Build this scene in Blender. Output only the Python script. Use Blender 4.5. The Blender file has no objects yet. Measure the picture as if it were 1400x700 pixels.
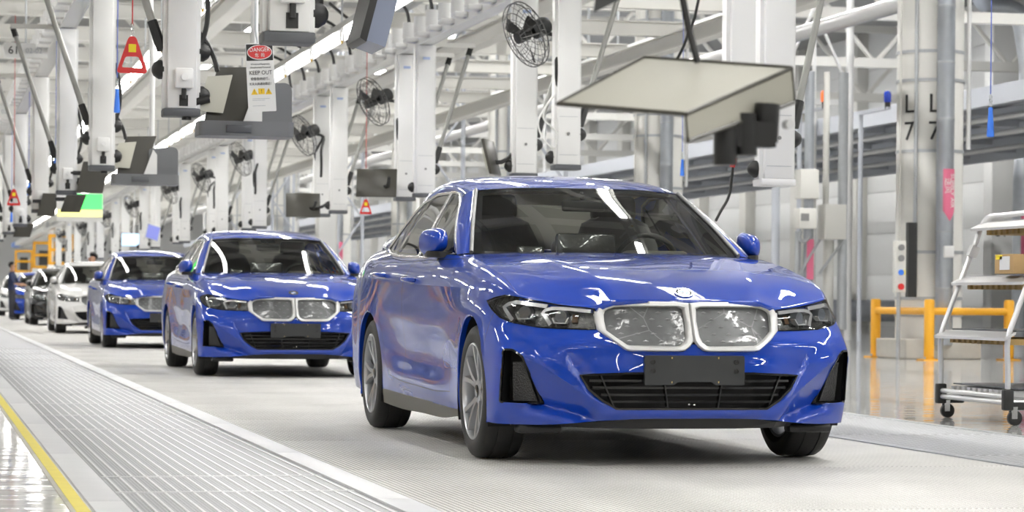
import bpy, bmesh, math, random
from mathutils import Vector, Matrix
from mathutils.bvhtree import BVHTree
R = random.Random(7)
SC = bpy.context.scene
COL = SC.collection
V = Vector
PI = math.pi

# ------------------------------------------------------------------ camera, world, exposure
YAW, ROLL, CAMX, CAMY, CAMH, FPX, HORIZ = 0.22846, 0.00886, -3.6058, -12.4634, 0.8044, 3470.0, 408.28
cam_data = bpy.data.cameras.new('camera')
cam = bpy.data.objects.new('camera', cam_data)
COL.objects.link(cam)
SC.camera = cam
_f = V((math.sin(YAW), math.cos(YAW), 0))
_r0 = V((math.cos(YAW), -math.sin(YAW), 0))
_r = _r0 * math.cos(ROLL) + V((0, 0, 1)) * math.sin(ROLL)
_u = _r.cross(_f)
cam.matrix_world = Matrix(((_r.x, _u.x, -_f.x, CAMX), (_r.y, _u.y, -_f.y, CAMY), (_r.z, _u.z, -_f.z, CAMH), (0, 0, 0, 1)))
cam_data.sensor_width = 36.0
cam_data.lens = FPX / 1400 * 36.0
cam_data.shift_y = (HORIZ - 350) / 1400
cam_data.clip_end = 400
cam_data.dof.use_dof = True
cam_data.dof.focus_distance = 13.2
cam_data.dof.aperture_fstop = 6.0

world = bpy.data.worlds.new('hall_air')
SC.world = world
world.use_nodes = True
world.node_tree.nodes['Background'].inputs[0].default_value = (0.93, 0.96, 1.0, 1)
world.node_tree.nodes['Background'].inputs[1].default_value = 0.6
SC.view_settings.view_transform = 'Standard'
SC.view_settings.look = 'None'
SC.view_settings.exposure = 0.66
SC.view_settings.gamma = 1.0
SC.view_settings.use_curve_mapping = False
SC.cycles.use_denoising = True
SC.cycles.max_bounces = 7
SC.cycles.diffuse_bounces = 3
SC.cycles.glossy_bounces = 4
SC.cycles.transparent_max_bounces = 10
SC.cycles.transmission_bounces = 4
SC.cycles.caustics_reflective = False
SC.cycles.caustics_refractive = False
SC.cycles.sample_clamp_indirect = 4.0

# ------------------------------------------------------------------ materials
MATS = {}
def mat(name, col, rough=0.5, metal=0.0, coat=0.0, emit=None, estr=1.0, spec=0.5, noise=0.0, nscale=20.0, bump=0.0, bscale=60.0):
    if name in MATS: return MATS[name]
    m = bpy.data.materials.new(name); MATS[name] = m
    m.use_nodes = True
    nt = m.node_tree; b = nt.nodes['Principled BSDF']
    b.inputs['Base Color'].default_value = (*col, 1)
    b.inputs['Roughness'].default_value = rough
    b.inputs['Metallic'].default_value = metal
    b.inputs['Coat Weight'].default_value = coat
    b.inputs['Coat Roughness'].default_value = 0.02
    b.inputs['Specular IOR Level'].default_value = spec
    if emit:
        b.inputs['Emission Color'].default_value = (*emit, 1)
        b.inputs['Emission Strength'].default_value = estr
    if noise or bump:
        tc = nt.nodes.new('ShaderNodeTexCoord')
        n = nt.nodes.new('ShaderNodeTexNoise'); n.inputs['Scale'].default_value = nscale; n.inputs['Detail'].default_value = 4
        nt.links.new(tc.outputs['Object'], n.inputs['Vector'])
        if noise:
            mx = nt.nodes.new('ShaderNodeMix'); mx.data_type = 'RGBA'
            mx.inputs[6].default_value = (*[c * (1 - noise) for c in col], 1)
            mx.inputs[7].default_value = (*[min(1, c * (1 + noise)) for c in col], 1)
            nt.links.new(n.outputs['Fac'], mx.inputs[0]); nt.links.new(mx.outputs[2], b.inputs['Base Color'])
        if bump:
            n2 = nt.nodes.new('ShaderNodeTexNoise'); n2.inputs['Scale'].default_value = bscale; n2.inputs['Detail'].default_value = 3
            nt.links.new(tc.outputs['Object'], n2.inputs['Vector'])
            bp = nt.nodes.new('ShaderNodeBump'); bp.inputs['Strength'].default_value = bump; bp.inputs['Distance'].default_value = 0.01
            nt.links.new(n2.outputs['Fac'], bp.inputs['Height']); nt.links.new(bp.outputs['Normal'], b.inputs['Normal'])
    return m

def glassmat(name, tint, refl=1.0, rough=0.0):
    if name in MATS: return MATS[name]
    m = bpy.data.materials.new(name); MATS[name] = m
    m.use_nodes = True
    nt = m.node_tree; nt.nodes.clear()
    o = nt.nodes.new('ShaderNodeOutputMaterial')
    t = nt.nodes.new('ShaderNodeBsdfTransparent'); t.inputs[0].default_value = (*tint, 1)
    g = nt.nodes.new('ShaderNodeBsdfGlossy'); g.inputs['Roughness'].default_value = rough; g.inputs[0].default_value = (refl, refl, refl, 1)
    fr = nt.nodes.new('ShaderNodeFresnel'); fr.inputs[0].default_value = 1.5
    mx = nt.nodes.new('ShaderNodeMixShader')
    nt.links.new(fr.outputs[0], mx.inputs[0]); nt.links.new(t.outputs[0], mx.inputs[1]); nt.links.new(g.outputs[0], mx.inputs[2])
    nt.links.new(mx.outputs[0], o.inputs[0])
    return m

def paintmat(name, col, flake=0.35, rough=0.28):
    m = mat(name, col, rough, flake, 1.0)
    m.node_tree.nodes['Principled BSDF'].inputs['Coat IOR'].default_value = 1.68
    m.node_tree.nodes['Principled BSDF'].inputs['Specular IOR Level'].default_value = 0.05
    return m

M_BLUE = paintmat('blue_paint', (0.002, 0.046, 0.41), 0.06, 0.40)
M_WHITE_PAINT = paintmat('white_paint', (0.90, 0.90, 0.89), 0.0, 0.3)
M_BLACK_PAINT = paintmat('black_paint', (0.008, 0.009, 0.012), 0.2, 0.25)
M_GLASS = glassmat('car_glass', (0.90, 0.93, 0.90))
M_LAMPGLASS = glassmat('lamp_glass', (0.93, 0.94, 0.94))
M_BLACK = mat('black_plastic', (0.012, 0.012, 0.012), 0.45)
M_GLOSSBLACK = mat('gloss_black', (0.006, 0.006, 0.007), 0.08)
M_RUBBER = mat('tyre_rubber', (0.016, 0.016, 0.016), 0.62, bump=0.15, bscale=90)
M_DARK = mat('underbody_dark', (0.008, 0.008, 0.008), 0.8)
M_SILVER = mat('satin_silver', (0.80, 0.80, 0.79), 0.27, 0.75)
M_FRAME = mat('grille_silver', (0.80, 0.80, 0.79), 0.36, 0.35)
M_CHROME = mat('chrome', (0.85, 0.85, 0.85), 0.10, 1.0)
M_RIM = mat('alloy', (0.50, 0.51, 0.53), 0.28, 0.85)
M_DISC = mat('brake_disc', (0.30, 0.30, 0.30), 0.4, 0.9)
M_BRACKET = mat('plate_bracket_grey', (0.030, 0.032, 0.033), 0.38)
M_DRL = mat('light_guide', (0.96, 0.96, 0.97), 0.22, 0.55, coat=0.3)
M_LAMPIN = mat('lamp_inner', (0.42, 0.42, 0.41), 0.25, 0.85, noise=0.85, nscale=60)
M_LENS = mat('projector_lens', (0.22, 0.24, 0.27), 0.3, 0.0, coat=0.5)
M_AMBER = mat('amber_reflector', (0.16, 0.075, 0.02), 0.3)
M_REDLAMP = mat('red_lens', (0.35, 0.01, 0.01), 0.1, coat=1)
M_SEAT = mat('seat_fabric', (0.055, 0.052, 0.048), 0.55, bump=0.3, bscale=30)
M_DASH = mat('dash_brown', (0.14, 0.13, 0.11), 0.6)
M_LINER = mat('roof_lining', (0.50, 0.47, 0.39), 0.8)
M_WHITEPL = mat('white_plastic', (0.8, 0.8, 0.8), 0.4)
M_SILLGREY = mat('sill_grey', (0.13, 0.125, 0.11), 0.5)

# ------------------------------------------------------------------ object helpers
def link(o, parent=None):
    COL.objects.link(o)
    if parent is not None: o.parent = parent
    return o
def mesh_obj(name, verts, faces, m, parent=None, smooth=True, normals=None):
    me = bpy.data.meshes.new(name)
    me.from_pydata([tuple(v) for v in verts], [], faces)
    me.materials.append(m)
    if smooth: me.polygons.foreach_set('use_smooth', [True] * len(me.polygons))
    me.validate()
    if normals is not None: me.normals_split_custom_set_from_vertices([tuple(n) for n in normals])
    return link(bpy.data.objects.new(name, me), parent)
def bm_obj(name, bm, m, parent=None, smooth=False, angle=None):
    me = bpy.data.meshes.new(name)
    bmesh.ops.recalc_face_normals(bm, faces=bm.faces[:])
    bm.to_mesh(me); bm.free()
    for x in (m if isinstance(m, (list, tuple)) else [m]): me.materials.append(x)
    if smooth or angle: me.polygons.foreach_set('use_smooth', [True] * len(me.polygons))
    if angle: me.set_sharp_from_angle(angle=math.radians(angle))
    return link(bpy.data.objects.new(name, me), parent)
def empty(name, loc=(0, 0, 0), rz=0.0):
    o = bpy.data.objects.new(name, None)
    o.empty_display_size = 0.2
    o.location = loc; o.rotation_euler = (0, 0, rz)
    return link(o)
def tag(o, label=None, cat=None, group=None, kind=None):
    if label: o['label'] = label
    if cat: o['category'] = cat
    if group: o['group'] = group
    if kind: o['kind'] = kind
    return o
def copy_tree(o, parent=None):
    c = o.copy(); COL.objects.link(c); c.parent = parent
    for ch in o.children: copy_tree(ch, c)
    return c
def bx(bm, c, s, rot=None, bev=0.0):
    r = bmesh.ops.create_cube(bm, size=1.0)
    M = Matrix.Translation(V(c))
    if rot is not None: M = M @ rot
    bmesh.ops.transform(bm, matrix=M @ Matrix.Diagonal((s[0], s[1], s[2], 1)), verts=r['verts'])
    if bev > 0:
        es = list({e for v in r['verts'] for e in v.link_edges})
        bmesh.ops.bevel(bm, geom=es, offset=bev, segments=2, affect='EDGES', profile=0.5)
    return r['verts']
def cyl(bm, a, b, r0, r1=None, n=12, caps=True):
    a = V(a); b = V(b); d = b - a
    if r1 is None: r1 = r0
    q = d.to_track_quat('Z', 'Y').to_matrix().to_4x4()
    return bmesh.ops.create_cone(bm, cap_ends=caps, segments=n, radius1=r0, radius2=r1, depth=d.length,
                                 matrix=Matrix.Translation((a + b) / 2) @ q)['verts']
def tube(bm, pts, r, n=8, closed=False, scale=None):
    """sweep a circle along pts (parallel transport)"""
    pts = [V(p) for p in pts]; N = len(pts)
    rings = []; up = None
    for i, p in enumerate(pts):
        if closed: t = pts[(i + 1) % N] - pts[i - 1]
        else: t = pts[min(i + 1, N - 1)] - pts[max(i - 1, 0)]
        t.normalize()
        if up is None:
            up = V((0, 0, 1)) if abs(t.z) < 0.9 else V((1, 0, 0))
        up = (up - t * up.dot(t)).normalized(); s = t.cross(up)
        rr = r if not callable(r) else r(i / (N - 1))
        rings.append([bm.verts.new(p + up * math.cos(2 * PI * k / n) * rr + s * math.sin(2 * PI * k / n) * rr) for k in range(n)])
    for i in range(N if closed else N - 1):
        A = rings[i]; B = rings[(i + 1) % N]
        for k in range(n): bm.faces.new((A[k], A[(k + 1) % n], B[(k + 1) % n], B[k]))
    if not closed:
        bm.faces.new(rings[0][::-1]); bm.faces.new(rings[-1])
def smooth_path(pts, n=6):
    pts = [V(p) for p in pts]
    return interp(pts, n, [(pts[i + 1] - pts[i]).length for i in range(len(pts) - 1)])
def prism(bm, poly, fn0, fn1):
    """polygon (2D list) extruded between two maps to 3D"""
    a = [bm.verts.new(fn0(*p)) for p in poly]; b = [bm.verts.new(fn1(*p)) for p in poly]; n = len(poly)
    bm.faces.new(a[::-1]); bm.faces.new(b)
    for i in range(n): bm.faces.new((a[i], a[(i + 1) % n], b[(i + 1) % n], b[i]))
def lathe(bm, prof, n, axis='y', c=(0, 0, 0), closed=False):
    """prof: (radius, axial) list revolved about an axis through c"""
    rings = []
    for (r, t) in prof:
        ring = []
        for k in range(n):
            a = 2 * PI * k / n
            p = {'y': (r * math.cos(a), t, r * math.sin(a)), 'z': (r * math.cos(a), r * math.sin(a), t), 'x': (t, r * math.cos(a), r * math.sin(a))}[axis]
            ring.append(bm.verts.new(V(c) + V(p)))
        rings.append(ring)
    m = len(rings)
    for i in range(m if closed else m - 1):
        A = rings[i]; B = rings[(i + 1) % m]
        for k in range(n): bm.faces.new((A[k], A[(k + 1) % n], B[(k + 1) % n], B[k]))

# ------------------------------------------------------------------ smooth surface through a net of points
def interp(P, n, h, sharp=()):
    """Hermite interpolation through P (vectors); h chord params; n samples per segment (int or list)"""
    N = len(P)
    d = [(P[i + 1] - P[i]) / max(h[i], 1e-6) for i in range(N - 1)]
    def tan(i, side):
        if i == 0: return d[0] if N < 3 or 0 in sharp or 1 in sharp else d[0] * 1.5 - ((d[0] * h[1] + d[1] * h[0]) / (h[0] + h[1])) * 0.5
        if i == N - 1: return d[-1] if N < 3 or N - 2 in sharp else d[-1] * 1.5 - ((d[-2] * h[-1] + d[-1] * h[-2]) / (h[-1] + h[-2])) * 0.5
        if i in sharp: return d[i] if side > 0 else d[i - 1]
        return (d[i - 1] * h[i] + d[i] * h[i - 1]) / (h[i - 1] + h[i])
    out = []
    for i in range(N - 1):
        k = n[i] if isinstance(n, (list, tuple)) else n
        a = tan(i, 1) * h[i]; b = tan(i + 1, -1) * h[i]
        for j in range(k):
            t = j / k; t2 = t * t; t3 = t2 * t
            out.append(P[i] * (2 * t3 - 3 * t2 + 1) + a * (t3 - 2 * t2 + t) + P[i + 1] * (3 * t2 - 2 * t3) + b * (t3 - t2))
    out.append(P[-1].copy())
    return out
def surf(net, nu, nv, sharp_u=(), sharp_v=(), mirror0=False):
    """net[row][col]; rows=v, cols=u -> dense grid[row][col]. mirror0: col 0 lies on y=0 (keeps the slope flat there)"""
    net = [[V(p) for p in r] for r in net]
    if mirror0:
        net = [[V((r[1].x, -r[1].y, r[1].z))] + r for r in net]
    nr, nc = len(net), len(net[0])
    hu = [sum((r[j + 1] - r[j]).length for r in net) / nr for j in range(nc - 1)]
    un = nu if not mirror0 else ([1] + list(nu) if isinstance(nu, (list, tuple)) else nu)
    su = sharp_u if not mirror0 else tuple(k + 1 for k in sharp_u)
    rows = [interp(r, un, hu, su) for r in net]
    if mirror0:
        k0 = 1 if isinstance(un, (list, tuple)) else nu
        rows = [r[k0:] for r in rows]
    hv = [sum((net[i + 1][j] - net[i][j]).length for j in range(nc)) / nc for i in range(nr - 1)]
    cols = [interp([rows[i][j] for i in range(nr)], nv, hv, sharp_v) for j in range(len(rows[0]))]
    return [[cols[j][i] for j in range(len(cols))] for i in range(len(cols[0]))]
def grid_bm(grid, bm=None):
    bm = bm or bmesh.new()
    vs = [[bm.verts.new(p) for p in r] for r in grid]
    for i in range(len(vs) - 1):
        for j in range(len(vs[0]) - 1):
            try: bm.faces.new((vs[i][j], vs[i][j + 1], vs[i + 1][j + 1], vs[i + 1][j]))
            except ValueError: pass
    return bm
class Frame:
    """a flat drawing frame: point(u,v) = O + u*U + v*W, looked at along D"""
    def __init__(s, O, U, W):
        s.O = V(O); s.U = V(U).normalized(); s.W = V(W).normalized(); s.D = s.U.cross(s.W).normalized()
    def to2(s, p): q = p - s.O; return (q.dot(s.U), q.dot(s.W))
    def to3(s, u, v): return s.O + s.U * u + s.W * v
def inpoly(p, poly):
    x, y = p; c = False; n = len(poly)
    for i in range(n):
        x1, y1 = poly[i]; x2, y2 = poly[i - 1]
        if (y1 > y) != (y2 > y) and x < (x2 - x1) * (y - y1) / (y2 - y1) + x1: c = not c
    return c
def cutpoly(bm, fr, poly, pred=None, closed=True, margin=0.03):
    n = len(poly)
    for i in range(n if closed else n - 1):
        a = poly[i]; b = poly[(i + 1) % n]
        lo = (min(a[0], b[0]) - margin, min(a[1], b[1]) - margin); hi = (max(a[0], b[0]) + margin, max(a[1], b[1]) + margin)
        fs = []
        for f in bm.faces:
            c = f.calc_center_median()
            if pred and not pred(c): continue
            q = fr.to2(c)
            if lo[0] <= q[0] <= hi[0] and lo[1] <= q[1] <= hi[1]: fs.append(f)
        if not fs: continue
        geom = list({*fs, *[e for f in fs for e in f.edges], *[v for f in fs for v in f.verts]})
        e = (b[0] - a[0], b[1] - a[1])
        if abs(e[0]) + abs(e[1]) < 1e-7: continue
        no = fr.U * (-e[1]) + fr.W * e[0]
        bmesh.ops.bisect_plane(bm, geom=geom, dist=2e-4, plane_co=fr.to3(*a), plane_no=no)
def offset_poly(poly, d):
    """move each edge of a 2D polygon inwards by d"""
    n = len(poly); area = sum(poly[i - 1][0] * poly[i][1] - poly[i][0] * poly[i - 1][1] for i in range(n)) / 2
    s = 1 if area > 0 else -1; out = []
    for i in range(n):
        p0, p1, p2 = V(poly[i - 1]).to_2d(), V(poly[i]).to_2d(), V(poly[(i + 1) % n]).to_2d()
        e1 = (p1 - p0).normalized(); e2 = (p2 - p1).normalized()
        n1 = V((-e1.y, e1.x)).to_2d() * s; n2 = V((-e2.y, e2.x)).to_2d() * s
        m = (n1 + n2); L = max(m.length_squared / 2, 0.25)
        q = p1 + m / L * d
        out.append((q.x, q.y))
    return out
def roundpoly(poly, r, k=4):
    out = []; n = len(poly)
    for i in range(n):
        p0, p1, p2 = V(poly[i - 1]).to_2d(), V(poly[i]).to_2d(), V(poly[(i + 1) % n]).to_2d()
        a = (p0 - p1); b = (p2 - p1)
        ra = min(r, a.length * 0.45); rb = min(r, b.length * 0.45)
        A = p1 + a.normalized() * ra; B = p1 + b.normalized() * rb
        for j in range(k + 1):
            t = j / k; q = A * (1 - t) ** 2 + p1 * 2 * t * (1 - t) + B * t * t
            out.append((q.x, q.y))
    return out
def fill_patch(poly, fr, fn, step):
    """dense filled polygon in a frame mapped to 3D by fn(u,v)"""
    us = [p[0] for p in poly]; vs = [p[1] for p in poly]
    nu = max(1, int((max(us) - min(us)) / step)); nv = max(1, int((max(vs) - min(vs)) / step))
    e = step * 0.3
    g = [[fr.to3(min(us) - e + (max(us) - min(us) + 2 * e) * j / nu, min(vs) - e + (max(vs) - min(vs) + 2 * e) * i / nv) for j in range(nu + 1)] for i in range(nv + 1)]
    bm = grid_bm(g)
    cutpoly(bm, fr, poly, margin=step * 1.5)
    bmesh.ops.delete(bm, geom=[f for f in bm.faces if not inpoly(fr.to2(f.calc_center_median()), poly)], context='FACES')
    for v in bm.verts: v.co = fn(*fr.to2(v.co))
    return bm
def bm_lists(bm):
    bm.verts.index_update()
    return [v.co.copy() for v in bm.verts], [[v.index for v in f.verts] for f in bm.faces]
def mir(vs): return [V((v.x, -v.y, v.z)) for v in vs]
def mir_obj(name, verts, faces, m, parent, normals=None, smooth=True):
    """the two sides of the car as two objects"""
    a = mesh_obj(name, verts, faces, m, parent, smooth, normals)
    b = mesh_obj(name, mir(verts), [f[::-1] for f in faces], m, parent, smooth, mir(normals) if normals else None)
    return a, b
def mir_bm(name, bm, m, parent, angle=40):
    bmesh.ops.recalc_face_normals(bm, faces=bm.faces[:])
    vs, fs = bm_lists(bm); bm.free()
    a, b = mir_obj(name, vs, fs, m, parent)
    for o in (a, b): o.data.set_sharp_from_angle(angle=math.radians(angle))
    return a, b
# ------------------------------------------------------------------ car body nets (X forward, Y left, Z up; origin on the ground under the front axle)
NET_SHELL = [
 # bottom edge
 [(.785,0,.233),(.780,.25,.232),(.745,.465,.220),(.665,.60,.204),(.598,.71,.197),(.535,.80,.196),(.470,.872,.196),(.370,.912,.20),(0,.905,.20),(-.42,.885,.19),(-.9,.868,.160),(-1.5,.868,.158),(-2.2,.868,.155),(-2.58,.885,.17),(-2.966,.905,.2),(-3.36,.90,.22),(-3.75,.85,.25),(-3.93,.70,.27),(-4.0,.42,.28),(-4.02,0,.28)],
 [(.812,0,.264),(.808,.25,.264),(.772,.46,.268),(.700,.60,.277),(.632,.71,.286),(.570,.80,.286),(.508,.875,.286),(.385,.918,.28),(0,.915,.28),(-.42,.897,.25),(-.9,.888,.235),(-1.5,.888,.24),(-2.2,.888,.248),(-2.58,.90,.26),(-2.966,.92,.29),(-3.36,.915,.32),(-3.78,.86,.35),(-3.97,.71,.37),(-4.04,.43,.38),(-4.06,0,.38)],
 [(.815,0,.36),(.812,.25,.36),(.778,.46,.36),(.718,.60,.365),(.656,.71,.37),(.592,.80,.37),(.528,.877,.37),(.392,.921,.37),(0,.922,.37),(-.42,.902,.36),(-.9,.894,.335),(-1.5,.894,.345),(-2.2,.894,.365),(-2.58,.905,.40),(-2.966,.926,.42),(-3.36,.92,.44),(-3.80,.865,.46),(-4.0,.715,.48),(-4.07,.43,.49),(-4.09,0,.49)],
 [(.818,0,.455),(.813,.25,.455),(.782,.46,.452),(.730,.60,.455),(.672,.71,.455),(.608,.80,.455),(.540,.879,.455),(.400,.923,.455),(0,.926,.46),(-.42,.908,.47),(-.9,.896,.45),(-1.5,.896,.46),(-2.2,.898,.48),(-2.58,.91,.52),(-2.966,.930,.54),(-3.36,.924,.55),(-3.81,.87,.56),(-4.01,.72,.58),(-4.08,.43,.59),(-4.10,0,.59)],
 [(.815,0,.54),(.803,.25,.54),(.772,.46,.536),(.727,.60,.528),(.680,.71,.53),(.622,.80,.535),(.550,.878,.545),(.405,.923,.55),(0,.928,.58),(-.42,.913,.60),(-.9,.903,.59),(-1.5,.903,.60),(-2.2,.906,.62),(-2.58,.915,.64),(-2.966,.931,.66),(-3.36,.924,.67),(-3.82,.87,.68),(-4.02,.72,.69),(-4.09,.43,.70),(-4.11,0,.70)],
 [(.775,0,.66),(.763,.25,.66),(.712,.46,.658),(.655,.60,.658),(.588,.71,.668),(.510,.805,.685),(.430,.862,.698),(.300,.905,.71),(0,.926,.73),(-.42,.917,.735),(-.9,.912,.735),(-1.5,.913,.745),(-2.2,.916,.765),(-2.58,.922,.78),(-2.966,.931,.79),(-3.36,.92,.80),(-3.82,.86,.81),(-4.02,.71,.82),(-4.09,.43,.82),(-4.10,0,.82)],
 [(.715,0,.795),(.705,.25,.796),(.678,.46,.762),(.600,.60,.777),(.530,.71,.797),(.465,.785,.814),(.370,.828,.824),(.200,.868,.835),(0,.893,.845),(-.42,.912,.86),(-.9,.922,.868),(-1.5,.925,.88),(-2.2,.927,.90),(-2.58,.929,.912),(-2.966,.928,.922),(-3.36,.908,.93),(-3.80,.83,.935),(-3.99,.67,.935),(-4.05,.41,.935),(-4.06,0,.935)],
]
NU_SHELL = [14,14,10,8,8,7,9,22,22,24,28,34,18,20,20,18,12,10,8]
NV_SHELL = [5,6,6,6,5,5,9]
def _fold():
    lo, hi = NET_SHELL[4], NET_SHELL[5]
    row = [tuple(a + (b - a) * .55 for a, b in zip(p, q)) for p, q in zip(lo, hi)]
    row[:7] = [(.808,0,.602),(.797,.25,.602),(.762,.46,.600),(.712,.60,.598),(.652,.71,.603),(.580,.80,.612),(.502,.871,.622)]
    NET_SHELL.insert(5, row)
    for p_, y_ in ((2, .906), (3, .888), (4, .899)):                  # hollow above the sill along the doors
        for c_ in (10, 11, 12): NET_SHELL[p_][c_] = (NET_SHELL[p_][c_][0], y_, NET_SHELL[p_][c_][2])
_fold()
NET_SHOULDER = [  # shoulder crease -> belt / bonnet shut line, from the lamp corner round to the tail
 [(.465,.785,.814),(.370,.828,.824),(.200,.868,.835),(0,.893,.845),(-.42,.912,.86),(-.9,.922,.868),(-1.5,.925,.88),(-2.2,.927,.90),(-2.58,.929,.912),(-2.966,.928,.922),(-3.36,.908,.93),(-3.80,.83,.935),(-3.99,.67,.935),(-4.05,.41,.935),(-4.06,0,.935)],
 [(.467,.784,.8155),(.368,.812,.848),(.20,.843,.884),(0,.862,.912),(-.42,.880,.952),(-.9,.897,.965),(-1.5,.903,.968),(-2.2,.905,.987),(-2.58,.905,1.0),(-2.966,.898,1.02),(-3.36,.865,1.04),(-3.77,.775,1.045),(-3.96,.63,1.04),(-4.02,.39,1.04),(-4.03,0,1.04)],
 [(.470,.782,.817),(.365,.787,.856),(.19,.792,.907),(0,.799,.946),(-.40,.805,1.004),(-.86,.842,1.034),(-1.5,.868,1.027),(-2.2,.866,1.045),(-2.58,.852,1.068),(-2.966,.82,1.09),(-3.36,.765,1.106),(-3.70,.67,1.115),(-3.88,.52,1.12),(-3.94,.33,1.125),(-3.95,0,1.128)],
]
NU_SH = [4,8,10,20,22,26,34,18,18,20,18,10,8,8]
NET_BONNET = [  # rows: front edge -> cowl ; columns: centre -> shut line
 [(.700,0,.770),(.697,.20,.771),(.679,.36,.770),(.660,.46,.738),(.582,.605,.752),(.45,.775,.785)],
 [(.715,0,.797),(.712,.20,.798),(.694,.36,.797),(.678,.46,.764),(.598,.605,.779),(.47,.782,.816)],
 [(.642,0,.833),(.640,.20,.833),(.622,.362,.832),(.588,.48,.806),(.515,.63,.817),(.42,.785,.838)],
 [(.52,0,.884),(.52,.20,.886),(.515,.385,.884),(.48,.51,.866),(.415,.65,.868),(.33,.788,.868)],
 [(.32,0,.933),(.32,.21,.937),(.335,.43,.936),(.31,.55,.924),(.27,.67,.917),(.20,.792,.906)],
 [(.05,0,.982),(.05,.23,.985),(.08,.465,.982),(.06,.58,.970),(.03,.69,.960),(.0,.799,.946)],
 [(-.32,0,1.026),(-.32,.25,1.030),(-.32,.52,1.030),(-.34,.62,1.019),(-.37,.71,1.011),(-.40,.805,1.004)],
 [(-.62,0,1.050),(-.63,.28,1.050),(-.66,.555,1.046),(-.69,.65,1.041),(-.72,.73,1.038),(-.76,.815,1.032)],
]
NET_WS = [
 [(-.60,0,1.03),(-.62,.30,1.03),(-.70,.56,1.037),(-.80,.742,1.045)],
 [(-1.0,0,1.258),(-1.015,.28,1.256),(-1.065,.50,1.249),(-1.115,.665,1.236)],
 [(-1.40,0,1.428),(-1.405,.25,1.427),(-1.415,.44,1.420),(-1.43,.583,1.407)],
]
NET_APILLAR = [
 [(-.80,.742,1.045),(-.80,.785,1.042),(-.83,.825,1.034)],
 [(-1.115,.665,1.236),(-1.125,.703,1.230),(-1.18,.732,1.213)],
 [(-1.43,.583,1.407),(-1.45,.622,1.400),(-1.52,.648,1.378)],
]
NET_ROOF = [  # rows: front -> back ; columns: centre -> window top
 [(-1.40,0,1.428),(-1.405,.25,1.427),(-1.415,.44,1.420),(-1.43,.583,1.407),(-1.45,.622,1.400),(-1.52,.648,1.378)],
 [(-1.72,0,1.488),(-1.72,.25,1.486),(-1.72,.44,1.475),(-1.72,.575,1.455),(-1.73,.622,1.436),(-1.75,.650,1.404)],
 [(-2.2,0,1.530),(-2.2,.25,1.527),(-2.2,.44,1.514),(-2.2,.575,1.488),(-2.2,.622,1.464),(-2.2,.652,1.418)],
 [(-2.6,0,1.510),(-2.6,.25,1.507),(-2.6,.44,1.493),(-2.6,.57,1.465),(-2.58,.618,1.436),(-2.55,.650,1.402)],
 [(-2.98,0,1.425),(-2.98,.25,1.423),(-2.98,.43,1.412),(-2.96,.55,1.388),(-2.93,.600,1.362),(-2.84,.660,1.315)],
]
NET_REARGLASS = [
 [(-2.98,0,1.425),(-2.98,.25,1.423),(-2.98,.43,1.412),(-2.96,.55,1.388)],
 [(-3.28,0,1.275),(-3.28,.27,1.273),(-3.26,.46,1.262),(-3.22,.60,1.24)],
 [(-3.53,0,1.125),(-3.53,.28,1.123),(-3.50,.48,1.118),(-3.43,.64,1.110)],
]
NET_CPILLAR = [
 [(-2.96,.55,1.388),(-2.93,.600,1.362),(-2.85,.632,1.345),(-2.74,.650,1.322),(-2.84,.660,1.315)],
 [(-3.22,.60,1.24),(-3.15,.665,1.228),(-3.01,.705,1.217),(-2.86,.735,1.203),(-2.97,.735,1.20)],
 [(-3.43,.64,1.110),(-3.36,.755,1.107),(-3.17,.797,1.099),(-2.98,.820,1.091),(-3.06,.812,1.094)],
 [(-3.43,.64,1.07),(-3.36,.745,1.067),(-3.17,.787,1.06),(-2.98,.812,1.05),(-3.06,.812,1.05)],
]
def belt_y(x): return .868 - .055 * max(0, (x + 1.5) / .7) ** 2 - .05 * max(0, (-2.3 - x) / .75) ** 1.6
def belt_z(x): return 1.027 + .012 * max(0, (x + 1.3) / .45) + .065 * max(0, (-1.7 - x) / 1.4) ** 1.3
def side_glass(x, z, off=0.0):
    t = z - belt_z(x)
    return V((x, belt_y(x) - .55 * t - .15 * t * t - .004 + off, z))
def mesh_bvh(grids):
    vs = []; fs = []
    for g in grids:
        b = len(vs); nc = len(g[0])
        for r in g: vs += r
        for i in range(len(g) - 1):
            for j in range(nc - 1): fs.append((b + i * nc + j, b + i * nc + j + 1, b + (i + 1) * nc + j + 1, b + (i + 1) * nc + j))
    return BVHTree.FromPolygons(vs, fs)
G_SHELL = surf(NET_SHELL, NU_SHELL, NV_SHELL, mirror0=True)
G_SHOULDER = surf(NET_SHOULDER, NU_SH, 7)
G_BONNET = surf(NET_BONNET, [6,6,4,6,6], [2,4,5,7,9,12,10], sharp_u=(2,), sharp_v=(1,), mirror0=True)
BVH = mesh_bvh([G_SHELL, G_SHOULDER])
A35 = math.radians(35)
FR_FRONT = Frame((0, 0, 0), (0, 1, 0), (0, 0, 1))
FR_DIAG = Frame((0, 0, 0), (-math.sin(A35), math.cos(A35), 0), (0, 0, 1))
FR_SIDE = Frame((0, 0, 0), (-1, 0, 0), (0, 0, 1))       # u = -x, looking from the left
def on_body(fr, u, v, off=0.0):
    """the body surface met along the frame's view direction, moved out by off along that direction"""
    o = fr.to3(u, v) + fr.D * 3
    h = BVH.ray_cast(o, -fr.D)
    if h[0] is None:
        h = BVH.find_nearest(fr.to3(u, v) + fr.D * .6)
    return h[0] + fr.D * off
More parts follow.
